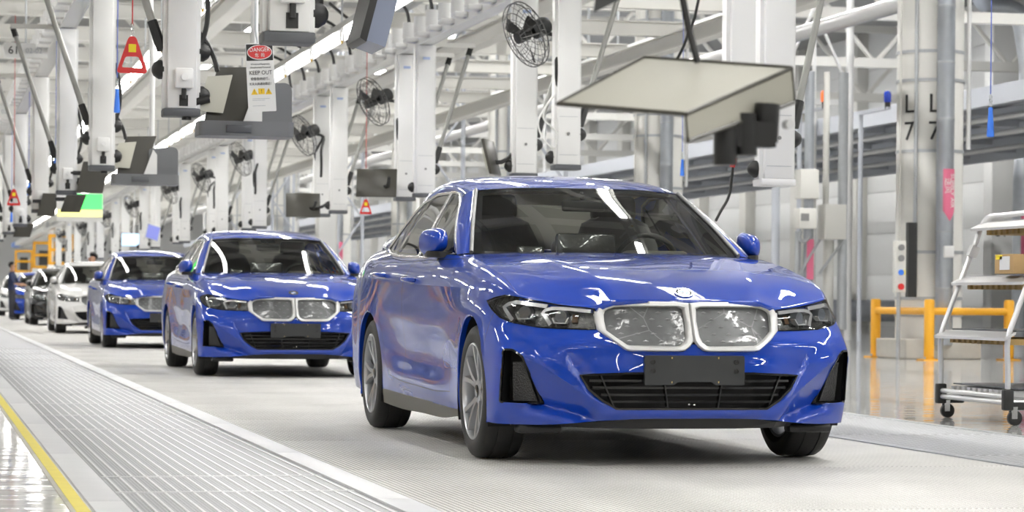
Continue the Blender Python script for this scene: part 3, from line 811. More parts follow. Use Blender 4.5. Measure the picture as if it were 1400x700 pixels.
        for A, B in zip(rs[:-1], rs[1:]):
            b.faces.new((A[0], A[1], B[1], B[0])); b.faces.new((A[1], A[2], B[1]))
        mir_bm('wheel_arch_liner', b, M_DARK, root, 60)
    tb, rb = wheel_bm(), rim_bm()
    tm = bm_obj('tyre', tb, M_RUBBER, root, angle=35); rm = bm_obj('alloy_rim', rb, M_RIM, tm, angle=35)
    b = bmesh.new(); lathe(b, [(.055, .012), (.165, .012), (.165, -.012), (.055, -.012)], 32, closed=True); dm = bm_obj('brake_disc', b, M_DISC, tm, angle=30)
    b = bmesh.new(); bx(b, (.13, -.01, .03), (.09, .075, .17), bev=.02); cal = bm_obj('brake_caliper', b, M_BRACKET, tm)
    b = bmesh.new(); lathe(b, [(.034, .080), (.032, .089), (0, .090)], 20); hc = bm_obj('hub_cap', b, M_GLOSSBLACK, tm, angle=30)
    first = True
    for cx in (0, -2.966):
        for s in (-1, 1):
            w = tm if first else copy_tree(tm, root); first = False
            w.location = (cx, s * .800, .3355); w.rotation_euler = (0, .25 * cx + s * .2, PI if s < 0 else 0)
    # ---- underside
    b = bmesh.new()
    bx(b, (-1.48, 0, .20), (2.2, 1.66, .05)); bx(b, (-1.62, 0, .23), (4.1, 1.14, .09));  bx(b, (-3.6, 0, .30), (.7, 1.3, .1))
    bm_obj('underbody', b, M_DARK, root)
    b = bmesh.new(); row = [V(p) for p in NET_SHELL[0][:7]]; lip = [(p.x - (.016 if p.y < .3 else .05 if p.y < .5 else .085), p.y * (.99 if p.y < .5 else .93)) for p in row]; lip = lip + [(.40, lip[-1][1]), (.40, 0)]
    lip = lip[:-1] + [(x, -y) for x, y in lip[:-1][::-1] if y > 0]
    prism(b, lip, lambda u, v: V((u - .02, v * .98, .183)), lambda u, v: V((u, v, .240 if abs(v) < .4 else .212))); bmesh.ops.triangulate(b, faces=[f for f in b.faces if len(f.verts) > 4]); bm_obj('front_undertray', b, M_BLACK, root)
    for s in (-1, 1):
        b = bmesh.new(); bx(b, (.50, s * .69, .175), (.10, .22, .045), bev=.015); bm_obj('air_deflector', b, M_BLACK, root, angle=40)
    # ---- rear lamps
    b = fill_patch([(.45, .78), (.84, .80), (.88, .90), (.45, .92)], Frame((0, 0, 0), (0, 1, 0), (0, 0, 1)), lambda u, v: (lambda h: h + V((-.004, 0, 0)))(BVH.ray_cast(V((-6, min(u, .80), v)), V((1, 0, 0)))[0] or V((-3.9, u, v))), .05)
    mir_bm('tail_lamp', b, M_REDLAMP, root, 60)
    # ---- interior
    b = bmesh.new(); bx(b, (-1.9, 0, .50), (2.6, 1.60, .30)); bx(b, (-3.2, 0, .95), (.8, 1.2, .20)); bm_obj('cabin_floor', b, M_DASH, root)
    b = bmesh.new(); bx(b, (-.92, 0, .93), (.46, 1.50, .16), bev=.05); bx(b, (-1.10, .36, 1.03), (.16, .36, .09), bev=.03); bm_obj('dashboard', b, M_DASH, root, angle=40)
    b = bmesh.new(); g2 = [[p + V((0, 0, -.035)) for p in r[:-3]] for r in gr]; bm = grid_bm(g2)
    G = [[V((p.x, -p.y, p.z)) for p in r[:0:-1]] + r for r in g2]; bm.free(); b.free(); bm_obj('roof_lining', grid_bm(G), M_LINER, root, True)
    bm = grid_bm([[V((p[0] * .99 - .012, p[1] * .955, p[2] - .012)) for p in r] for r in surf(NET_APILLAR, 2, 6)]); mir_bm('pillar_lining', bm, M_LINER, root, 60)
    def seat(y, x, rear=False):
        b = bmesh.new()
        prof = [(.0, .26), (.04, .285), (.30, .27), (.52, .25), (.64, .20), (.68, .12)]
        rings = []
        for (h, w) in prof:
            xx = x - h * .36; zz = .62 + h * (.70 if rear else .98)
            rings.append([b.verts.new((xx + .07, y - w * .8, zz)), b.verts.new((xx + .075, y + w * .8, zz)), b.verts.new((xx + .03, y + w, zz)), b.verts.new((xx - .06, y + w * .85, zz)), b.verts.new((xx - .06, y - w * .85, zz)), b.verts.new((xx + .03, y - w, zz))])
        for A, B in zip(rings[:-1], rings[1:]):
            for k in range(6): b.faces.new((A[k], A[(k + 1) % 6], B[(k + 1) % 6], B[k]))
        b.faces.new(rings[0]); b.faces.new(rings[-1])
        bx(b, (x + .25, y, .60), (.52, .50, .14), bev=.04)
        s = bm_obj('seat', b, M_SEAT, root, angle=50)
        b = bmesh.new(); bx(b, (x - .24, y, 1.335 if not rear else 1.125), (.10, .27, .15 if not rear else .10), Matrix.Rotation(-.2, 4, 'Y'), bev=.035); bm_obj('headrest', b, M_SEAT, s, angle=50)
        return s
    seat(-.36, -1.75); seat(.36, -1.75)
    for y in (-.38, .38): seat(y, -2.78, True)
    b = bmesh.new(); tube(b, [(-1.28 + .07 * math.sin(a) * .5, .36 + .18 * math.cos(a), 1.00 + .165 * math.sin(a)) for a in [2 * PI * k / 24 for k in range(24)]], .016, 8, True)
    bx(b, (-1.27, .36, 1.0), (.05, .13, .09), bev=.02); bx(b, (-1.27, .36, 1.0), (.02, .34, .03)); bm_obj('steering_wheel', b, M_BLACK, root, angle=50)
    b = bmesh.new(); bx(b, (-1.30, 0, 1.325), (.035, .25, .065), bev=.015); cyl(b, (-1.31, 0, 1.34), (-1.34, 0, 1.40), .012); bm_obj('interior_mirror', b, M_BLACK, root, angle=50)
    b = bmesh.new(); bx(b, (-1.05, -.05, 1.10), (.05, .34, .13), Matrix.Rotation(-.25, 4, 'Y'), bev=.02); bm_obj('wrapped_display', b, mat('wrap_dark', (.05, .05, .048), .12, coat=1, bump=.5, bscale=25), root, angle=50)
    b = bmesh.new(); bx(b, (-.985, -.38, 1.055), (.05, .16, .07), Matrix.Rotation(-.3, 4, 'Y'), bev=.02); bm_obj('wrapped_vent', b, MATS['wrap_dark'], root, angle=50)
    return root
def mat_b(b): return b
PAINTED = {M_BLUE.name}
def repaint(root, m):
    for o in [root] + list(root.children_recursive):
        if o.type != 'MESH': continue
        for s in o.material_slots:
            if s.material and s.material.name in PAINTED:
                s.link = 'OBJECT'; s.material = m
car0 = build_car()
car0.rotation_euler = (0, 0, -PI / 2)
# ------------------------------------------------------------------ setting materials
def nodemat(name, build):
    if name in MATS: return MATS[name]
    m = bpy.data.materials.new(name); MATS[name] = m; m.use_nodes = True
    build(m.node_tree, m.node_tree.nodes['Principled BSDF']); return m
def _coords(nt, kind='Object', scale=(1, 1, 1)):
    tc = nt.nodes.new('ShaderNodeTexCoord'); mp = nt.nodes.new('ShaderNodeMapping'); mp.inputs['Scale'].default_value = scale
    nt.links.new(tc.outputs[kind], mp.inputs[0]); return mp.outputs[0]
def _wave(nt, vec, axis, scale, dist=0.0):
    w = nt.nodes.new('ShaderNodeTexWave'); w.bands_direction = axis; w.inputs['Scale'].default_value = scale; w.inputs['Distortion'].default_value = dist
    nt.links.new(vec, w.inputs['Vector']); return w.outputs['Fac']
def _ramp(nt, fac, stops):
    r = nt.nodes.new('ShaderNodeValToRGB')
    el = r.color_ramp.elements
    while len(el) < len(stops): el.new(0.5)
    for e, (p, c) in zip(el, stops): e.position = p; e.color = (*c, 1)
    nt.links.new(fac, r.inputs[0]); return r.outputs[0]
def _math(nt, op, a, b):
    n = nt.nodes.new('ShaderNodeMath'); n.operation = op
    for i, x in enumerate((a, b)):
        if isinstance(x, (int, float)): n.inputs[i].default_value = x
        else: nt.links.new(x, n.inputs[i])
    return n.outputs[0]
def _bump(nt, h, b, s, d=0.01):
    bp = nt.nodes.new('ShaderNodeBump'); bp.inputs['Strength'].default_value = s; bp.inputs['Distance'].default_value = d
    nt.links.new(h, bp.inputs['Height']); nt.links.new(bp.outputs[0], b.inputs['Normal'])
def _epoxy(nt, b):
    v = _coords(nt); n = nt.nodes.new('ShaderNodeTexNoise'); n.inputs['Scale'].default_value = .6; n.inputs['Detail'].default_value = 6; nt.links.new(v, n.inputs[0])
    nt.links.new(_ramp(nt, n.outputs[0], [(.3, (.62, .62, .60)), (.7, (.72, .72, .705))]), b.inputs['Base Color'])
    b.inputs['Roughness'].default_value = .06
    n2 = nt.nodes.new('ShaderNodeTexNoise'); n2.inputs['Scale'].default_value = 1.6; nt.links.new(_coords(nt, 'Object', (1, 2.2, 1)), n2.inputs[0]); _bump(nt, n2.outputs[0], b, .10, .05)
M_EPOXY = nodemat('epoxy_floor', _epoxy)
def _plate(nt, b):
    v = _coords(nt)
    wx = _wave(nt, v, 'X', 12.6); wy = _wave(nt, v, 'Y', 8.0)
    h = _math(nt, 'MULTIPLY', wx, _math(nt, 'ADD', _math(nt, 'MULTIPLY', wy, .5), .5))
    n = nt.nodes.new('ShaderNodeTexNoise'); n.inputs['Scale'].default_value = 1.3; n.inputs['Detail'].default_value = 5; nt.links.new(v, n.inputs[0])
    k = _math(nt, 'ADD', _math(nt, 'MULTIPLY', h, .8), _math(nt, 'MULTIPLY', n.outputs[0], .3))
    nt.links.new(_ramp(nt, k, [(.05, (.16, .15, .14)), (.38, (.74, .725, .69)), (.85, (.90, .89, .86))]), b.inputs['Base Color'])
    b.inputs['Roughness'].default_value = .45; b.inputs['Metallic'].default_value = .1
    _bump(nt, h, b, .9, .008)
M_PLATE = nodemat('conveyor_plate', _plate)
def _mesh(nt, b):
    v = _coords(nt)
    h = _math(nt, 'MULTIPLY', _wave(nt, v, 'DIAGONAL', 9.0), _wave(nt, _coords(nt, 'Object', (1, -1, 1)), 'DIAGONAL', 9.0))
    nt.links.new(_ramp(nt, h, [(.0, (.36, .365, .38)), (.5, (.74, .75, .77))]), b.inputs['Base Color'])
    b.inputs['Roughness'].default_value = .5; _bump(nt, h, b, .5, .006)
M_WALKMESH = nodemat('walkway_mesh', _mesh)
def _under(nt, b):
    v = _coords(nt)
    h = _math(nt, 'MAXIMUM', _wave(nt, v, 'X', 21.0), _wave(nt, v, 'Y', 16.0))
    nt.links.new(_ramp(nt, h, [(.45, (.33, .335, .35)), (.95, (.56, .565, .585))]), b.inputs['Base Color']); b.inputs['Roughness'].default_value = .55
M_GRATEBED = nodemat('grating_bed', _under)
M_GRATEBAR = mat('grating_bar_white', (.84, .845, .85), .4, noise=.08, nscale=8)
M_STRIP = mat('edge_strip', (.78, .785, .80), .35, noise=.06, nscale=5)
M_CONC = mat('concrete_edge', (.55, .53, .48), .35, noise=.15, nscale=6)
M_YELLOWLINE = mat('yellow_line', (.80, .66, .03), .35, noise=.12, nscale=9)
M_YELLOW = mat('safety_yellow', (.86, .42, .02), .4)
M_POST = mat('post_white', (.88, .88, .87), .35)
M_POSTCAP = mat('post_cap_grey', (.10, .105, .115), .5)
M_CREAM = mat('steel_cream', (.74, .73, .69), .5)
M_BEAM = mat('beam_cream', (.56, .55, .50), .5)
M_GALV = mat('galvanised', (.50, .52, .54), .38, .55, noise=.12, nscale=10)
M_DUCT = mat('duct_metal', (.50, .53, .57), .28, .8, noise=.12, nscale=6)
M_BLUEGREY = mat('blue_grey_steel', (.56, .585, .64), .5)
M_WALL = mat('wall_panel_white', (.80, .805, .80), .55)
M_ROOF = mat('roof_deck', (.30, .30, .29), .7)
M_TUBE = mat('lamp_tube', (1, 1, 1), .5, emit=(1.0, .985, .955), estr=20.0)
M_HIGHBAY = mat('highbay_lamp', (1, 1, 1), .5, emit=(1.0, .985, .96), estr=58.0)
M_ALU = mat('aluminium', (.78, .78, .78), .3, .5)
M_STRUT = mat('strut_grey', (.33, .33, .31), .4, .4)
M_SCREEN = mat('screen_dark', (.045, .042, .032), .3)
M_TRAY = mat('tray_grey', (.16, .165, .175), .4)
M_BEIGE = mat('plate_beige', (.56, .55, .47), .45)
M_RED = mat('handle_red', (.62, .03, .03), .35)
M_CORD = mat('cord_blue', (.14, .20, .62), .5)
M_HANDLE = mat('handle_blue', (.05, .22, .85), .35)
M_PINK = mat('arrow_pink', (.72, .16, .27), .5)
M_BLUEWHITE = mat('screen_lit', (.5, .7, .95), .3, emit=(.42, .68, 1.0), estr=.9)
M_GREENSCREEN = mat('screen_green', (.1, .8, .2), .3, emit=(.07, .85, .12), estr=1.0)
M_YELLOWSCREEN = mat('screen_yellow', (.8, .75, .3), .3, emit=(.72, .68, .22), estr=1.0)
M_CARD = mat('cardboard', (.50, .33, .15), .8, noise=.1, nscale=15)
M_WOOD = mat('roller_brown', (.42, .28, .10), .6)
M_PAPER = mat('paper', (.82, .82, .80), .6)
M_INK = mat('black_ink', (.015, .015, .015), .6)
M_ORANGE = mat('beacon_orange', (.85, .16, .02), .3, emit=(.9, .12, .02), estr=.6)
M_BLUEBEACON = mat('beacon_blue', (.02, .06, .5), .2)
ORD = ['nearest', 'second', 'third', 'fourth', 'fifth', 'sixth', 'seventh', 'eighth', 'ninth', 'tenth', 'eleventh', 'twelfth', 'thirteenth', 'fourteenth', 'fifteenth', 'sixteenth', 'seventeenth', 'eighteenth', 'nineteenth', 'twentieth', 'twenty-first', 'farthest']

def box_obj(name, c, s, m, parent=None, rot=None, bev=0.0):
    b = bmesh.new(); bx(b, c, s, rot, bev); return bm_obj(name, b, m, parent, angle=40 if bev else None)
def tube_obj(name, pts, r, m, parent=None, n=8):
    b = bmesh.new(); tube(b, pts, r, n); return bm_obj(name, b, m, parent, angle=50)
def text_obj(name, body, size, m, parent, M, align='CENTER', ext=.0015, sx=1.0):
    cu = bpy.data.curves.new(name, 'FONT'); cu.body = body; cu.size = size; cu.align_x = align; cu.align_y = 'CENTER'; cu.extrude = ext; cu.resolution_u = 3
    t = bpy.data.objects.new(name, cu); COL.objects.link(t)
    dg = bpy.context.evaluated_depsgraph_get(); me = bpy.data.meshes.new_from_object(t.evaluated_get(dg))
    bpy.data.objects.remove(t)
    me.transform(Matrix.Diagonal((sx, 1, 1, 1))); me.transform(M); me.materials.clear(); me.materials.append(m)
    o = bpy.data.objects.new(name, me); return link(o, parent)
FACE_CAM = Matrix(((1, 0, 0, 0), (0, 0, -1, 0), (0, 1, 0, 0), (0, 0, 0, 1)))     # text lying in XZ, read from -y

# ------------------------------------------------------------------ floor, lane, walkways
Y0, Y1 = -45.0, 200.0
b = bmesh.new()
bx(b, ((-22 - 3.06) / 2, (Y0 + Y1) / 2, -.05), (22 - 3.06, Y1 - Y0, .1)); bx(b, ((28 + 2.90) / 2, (Y0 + Y1) / 2, -.05), (28 - 2.90, Y1 - Y0, .1)); bx(b, (-.08, (Y0 + Y1) / 2, -.09), (5.97, Y1 - Y0, .08))
tag(bm_obj('floor', b, M_EPOXY), 'glossy pale grey epoxy floor of the assembly hall', kind='structure')
lane = tag(box_obj('floor_lane', (-.02, (Y0 + Y1) / 2, -.045), (3.40, Y1 - Y0, .02), M_PLATE), 'pale ribbed conveyor floor carrying the row of cars', kind='structure')
me0 = None
y = -14.0
while y < 90:
    if me0 is None:
        o = box_obj('floor_plate', (0, 0, -.0175), (3.33, 2.385, .035), M_PLATE, lane, bev=.004); me0 = o.data
    else: o = link(bpy.data.objects.new('floor_plate', me0), lane)
    o.location = (-.02, y, 0); y += 2.4
box_obj('floor_plate', (-.02, 145, -.018), (3.33, 108, .036), M_PLATE, lane)['kind'] = 'stuff'
for nm, x0, x1, m, lab in (('trim_1', -1.835, -1.695, M_STRIP, 'white edge strip between the conveyor and the slatted grating'), ('trim_2', -2.975, -2.835, M_STRIP, 'pale edge strip on the outer side of the slatted grating'),
                      ('trim_3', -3.065, -2.98, M_CONC, 'beige concrete kerb under the yellow line'), ('trim_4', 1.655, 1.72, M_GALV, 'grey metal strip along the right edge of the conveyor'), ('trim_5', 2.84, 2.905, M_GALV, 'grey metal strip between walkway mesh and glossy floor')):
    t = tag(box_obj(nm, ((x0 + x1) / 2, 52, -.03), (x1 - x0, 130, .055), m), lab, kind='structure')
    k = 0; seg = None
    while k < 24:
        if seg is None: o = box_obj('strip_piece', (0, 0, 0), (x1 - x0 - .004, 2.99, .008), m, t, bev=.002); seg = o.data
        else: o = link(bpy.data.objects.new('strip_piece', seg), t)
        o.location = ((x0 + x1) / 2, -10 + k * 3.0, 0); k += 1
tag(box_obj('floor_line', (-3.018, 55, .0045), (.052, 140, .003), M_YELLOWLINE), 'yellow painted line along the left edge of the lane', 'floor line')
grate = tag(box_obj('floor_grating', (-2.335, 52, -.026), (.99, 130, .04), M_GRATEBED), 'white slatted floor grating left of the conveyor', kind='structure')
ends = [-14.2, -11.0, -7.8, -4.9, -2.0, -1.1, 2.95, 4.75, 6.55, 9.7, 12.9, 16.1, 19.3, 22.5, 25.7]
nb = 17; barme = {}; crossme = None
for i, (a, e) in enumerate(zip(ends[:-1], ends[1:])):
    L = round(e - a, 3)
    if e < -7.7: continue
    if e <= 13:
        for k in range(nb):
            key = L
            if key not in barme: o = box_obj('grating_bar', (0, 0, 0), (.0105, L - .02, .018), M_GRATEBAR, grate); barme[key] = o.data
            else: o = link(bpy.data.objects.new('grating_bar', barme[key]), grate)
            o.location = (-2.335 + (k - (nb - 1) / 2) * .0585, (a + e) / 2, -.011)
    else:
        b = bmesh.new()
        for k in range(nb): bx(b, (-2.335 + (k - (nb - 1) / 2) * .0585, (a + e) / 2, -.011), (.0105, L - .02, .018))
        bm_obj('grating_bar', b, M_GRATEBAR, grate)['kind'] = 'stuff'
for e in ends[3:]:
    if crossme is None: o = box_obj('grating_cross_bar', (0, 0, 0), (.985, .024, .020), M_GRATEBAR, grate); crossme = o.data
    else: o = link(bpy.data.objects.new('grating_cross_bar', crossme), grate)
    o.location = (-2.335, e, -.010)
b = bmesh.new()
for k in range(nb): bx(b, (-2.335 + (k - (nb - 1) / 2) * .0585, 71, -.011), (.0105, 90, .018))
bm_obj('grating_bar', b, M_GRATEBAR, grate)['kind'] = 'stuff'
walk = tag(box_obj('floor_walkway', (2.28, 52, -.035), (1.12, 130, .04), M_GALV), 'grey perforated walkway right of the conveyor', kind='structure')
w0 = None
for k in range(30):
    if w0 is None: o = box_obj('walkway_plate', (0, 0, 0), (1.11, 1.985, .018), M_WALKMESH, walk, bev=.003); w0 = o.data
    else: o = link(bpy.data.objects.new('walkway_plate', w0), walk)
    o.location = (2.28, -9 + 2 * k, -.008)

# ------------------------------------------------------------------ hall shell
def wall(name, c, s, lab, m=M_WALL): return tag(box_obj(name, c, s, m), lab, kind='structure')
wr = wall('wall_right', (28.15, (Y0 + Y1) / 2, 5), (.3, Y1 - Y0, 10), 'white panelled side wall beyond the mezzanine')
pm = None
for iy in range(26):
    for iz in range(7):
        if pm is None: o = box_obj('wall_panel', (0, 0, 0), (.06, 5.96, 1.38), M_WALL, wr, bev=.01); pm = o.data
        else: o = link(bpy.data.objects.new('wall_panel', pm), wr)
        o.location = (27.98, 28 + iy * 6 + 3, .30 + iz * 1.4 + .7)
pm = None
for iy in range(27):
    if pm is None: o = box_obj('wall_pilaster', (0, 0, 0), (.5, .8, 10), M_CREAM, wr, bev=.02); pm = o.data
    else: o = link(bpy.data.objects.new('wall_pilaster', pm), wr)
    o.location = (27.8, 28 + iy * 6, 5)
wall('wall_left', (-22.15, (Y0 + Y1) / 2, 5), (.3, Y1 - Y0, 10), 'plain grey side wall left of the lane', mat('wall_grey', (.50, .50, .49), .6))
wall('wall_back', (3, Y1 + .15, 5), (50.6, .3, 10), 'far white end wall of the hall')
wall('wall_front', (3, Y0 - .15, 5), (50.6, .3, 10), 'grey end wall behind the viewpoint', mat('wall_grey', (.50, .50, .49), .6))
roof = tag(box_obj('ceiling', (3, (Y0 + Y1) / 2, 10.05), (50.6, Y1 - Y0, .1), M_ROOF), 'grey roof deck on steel trusses', kind='structure')
# trusses across the hall
b = bmesh.new()
bx(b, (3, 0, 9.6), (50, .22, .22)); bx(b, (3, 0, 7.4), (50, .24, .26))
for k in range(25):
    x0 = -22 + 2 * k
    cyl(b, (x0, 0, 7.4 if k % 2 == 0 else 9.6), (x0 + 2, 0, 9.6 if k % 2 == 0 else 7.4), .07, n=6)
tr = bm_obj('roof_truss', b, M_CREAM, roof); tme = tr.data
for k in range(21):
    o = tr if k == 0 else link(bpy.data.objects.new('roof_truss', tme), roof)
    o.location = (0, -36 + 11.2 * k, 0)
# high-bay light lines under the roof
hb = None
for x, lab in ((-17, 'line of long lights high under the roof beside the left wall'), (-9, 'line of long lights high above the left aisle'), (6.5, 'line of long lights high above the right hand posts'), (13, 'line of long lights high in front of the mezzanine'), (20.5, 'line of long lights high over the mezzanine')):
    ln = empty('high_light_line', (x, 0, 9.25)); tag(ln, lab, 'lamp line')
    for k in range(20):
        if hb is None:
            o = box_obj('diffuser', (0, 0, 0), (.26, 6.0, .03), M_HIGHBAY, ln); h1 = box_obj('housing', (0, 0, .06), (.30, 6.2, .10), M_POST, ln)
            b = bmesh.new(); cyl(b, (0, 0, .1), (0, 0, .75), .015, n=6); h2 = bm_obj('suspension', b, M_GALV, ln); hb = (o.data, h1.data, h2.data); os_ = (o, h1, h2)
        else: os_ = [link(bpy.data.objects.new(n, d), ln) for n, d in zip(('diffuser', 'housing', 'suspension'), hb)]
        for o in os_: o.location = (0, -30.4 + k * 11.2, 0)

# ------------------------------------------------------------------ process steel over the lane
st = empty('overhead_steelwork')
tag(st, 'cream overhead steel grid of beams above the assembly lane', 'steelwork')
for x in (-7.5, -5.2, -3.3, .25, 4.2, 7.0):
    b = bmesh.new(); bx(b, (x, 75, 4.55), (.10, 230, .22)); bx(b, (x, 75, 4.66), (.20, 230, .02)); bx(b, (x, 75, 4.44), (.20, 230, .02)); bm_obj('long_beam', b, M_CREAM, st)
cb = None
for k in range(44):
    if cb is None:
        b = bmesh.new(); bx(b, (-.2, 0, 4.80), (15.2, .09, .20)); bx(b, (-.2, 0, 4.90), (15.2, .18, .02)); bx(b, (-.2, 0, 4.70), (15.2, .18, .02)); o = bm_obj('cross_beam', b, M_CREAM, st); cb = o.data
    else: o = link(bpy.data.objects.new('cross_beam', cb), st)
    o.location = (0, -20 + 3.35 * k, 0)
for x in (-6.4, -4.3, -2.8, -1.5, 3.2, 5.4):
    tube_obj('conduit', [(x, -30, 5.02), (x, 150, 5.02)], .05 if x < 0 else .07, M_GALV, st)
hg = None
for k in range(14):                                            # hangers that carry the grid from the roof
    for x in (-7.4, 7.2):
        if hg is None: o = tube_obj('hanger', [(0, 0, 4.9), (0, 0, 10.0)], .05, M_CREAM, st, 6); hg = o.data
        else: o = link(bpy.data.objects.new('hanger', hg), st)
        o.location = (x, -19.9 + 13.4 * k, 0)
# cable trays at upper left
for i, (x, z, w) in enumerate(((-4.0, 4.25, .5), (-6.0, 4.3, .6))):
    t = empty('cable_tray'); t.location = (x, 0, z)
    tag(t, ['grey ladder cable tray over the aisle left of the lane', 'wide grey cable tray farthest left above the aisle'][i], 'cable tray')
    b = bmesh.new()
    for sgn in (-1, 1): bx(b, (sgn * w / 2, 50, .04), (.02, 120, .09))
    bm_obj('side_rail', b, M_GALV, t)
    b = bmesh.new()
    for k in range(220): bx(b, (0, -10 + .55 * k, .01), (w, .03, .02))
    bm_obj('rung', b, M_GALV, t)['kind'] = 'stuff'
    b = bmesh.new()
    for k in range(4): tube(b, [(-w * .3 + .13 * k, -10, .06), (-w * .3 + .13 * k, 110, .06)], .02, 6)
    bm_obj('cable', b, M_BLACK, t)
    tube_obj('hanger', [(0, 14, 0), (0, 14, .6)], .015, M_GALV, t, 6)

# ------------------------------------------------------------------ lane luminaires
def lamp_row(x, z, y0, y1, lab):
    r = empty('light_rail', (x, 0, z)); tag(r, lab, 'light rail')
    b = bmesh.new(); bx(b, (0, (y0 + y1) / 2, .11), (.10, y1 - y0, .08), bev=.01); bx(b, (.10, (y0 + y1) / 2, .05), (.012, y1 - y0, .12)); bm_obj('profile', b, mat('light_profile', (.42, .42, .40), .5), r)
    tm = km = hm = None; y = y0 + 1.2
    while y < y1:
        if tm is None:
            b = bmesh.new(); bx(b, (0, 0, 0), (.095, 1.62, .06), bev=.02); o = bm_obj('light_tube', b, M_TUBE, r, True); tm = o.data
            k = bmesh.new(); cyl(k, (0, 0, .05), (0, 0, -.05), .03, .03, 10); ko = bm_obj('bracket', k, M_ALU, r, angle=40); km = ko.data
            h = bmesh.new(); cyl(h, (0, 0, .15), (0, 0, .62), .012, n=6); ho = bm_obj('hanger', h, M_GALV, r); hm = ho.data
        else:
            o = link(bpy.data.objects.new('light_tube', tm), r); ko = link(bpy.data.objects.new('bracket', km), r); ho = link(bpy.data.objects.new('hanger', hm), r)
        o.location = (0, y, .02); ko.location = (0, y + 1.2, 0); ho.location = (0, y + 1.2, 0); y += 2.4
    br = None; y = y0 + 2.4
    while y < min(y1, 45):
        if br is None: k = bmesh.new(); cyl(k, (0, 0, -.05), (0, 0, -.085), .022, .012, 8); o = bm_obj('brass_nozzle', k, mat('brass', (.55, .36, .08), .3, .8), r); br = o.data
        else: o = link(bpy.data.objects.new('brass_nozzle', br), r)
        o.location = (0, y, 0); y += 2.4
lamp_row(1.2, 3.88, -26, 120, 'row of bright tube lights over the right half of the lane')
lamp_row(-.7, 3.93, -26, 120, 'row of bright tube lights over the left half of the lane')

# ------------------------------------------------------------------ post rails
def post_rail(x, y0, y1, lab, z=3.86):
    r = empty('post_rail', (x, 0, z)); tag(r, lab, 'rail')
    b = bmesh.new(); bx(b, (0, (y0 + y1) / 2, .06), (.16, y1 - y0, .11)); bx(b, (-.085, (y0 + y1) / 2, .01), (.02, y1 - y0, .02)); bx(b, (.085, (y0 + y1) / 2, .01), (.02, y1 - y0, .02)); bm_obj('profile', b, M_POST, r)
    km = hm = None; y = 2.0; i = 0
    while y < 60:
        if km is None:
            b = bmesh.new(); cyl(b, (-.17, 0, .09), (-.17, 0, .28), .085, .078, 12); bx(b, (-.13, 0, .07), (.2, .22, .06), bev=.015); o = bm_obj('cable_inlet', b, M_POST, r, angle=40); km = o.data
        else: o = link(bpy.data.objects.new('cable_inlet', km), r)
        o.location = (0, y, 0)
        if x > 0 and 8 < y < 40 and i % 2 == 0:
            s_ = R.uniform(-.15, .15)
            tube_obj('cable', smooth_path([(-.17, y, .26), (-.19, y + .1, .45), (-.30 + s_, y + .35, .70), (-.62, y + .5, .88)], 4), .022, M_BLACK, r, 6)
        y += .72; i += 1
    y = y0 + 3
    while y < y1:
        if hm is None: h = bmesh.new(); bx(h, (0, 0, .40), (.06, .06, .60)); ho = bm_obj('hanger', h, M_CREAM, r); hm = ho.data
        else: ho = link(bpy.data.objects.new('hanger', hm), r)
        ho.location = (0, y, 0); y += 6.7
post_rail(2.3, -14, 111, 'white overhead rail with cable inlets carrying the posts right of the cars')
post_rail(-2.0, -14, 130, 'white overhead rail with cable inlets carrying the posts left of the cars')
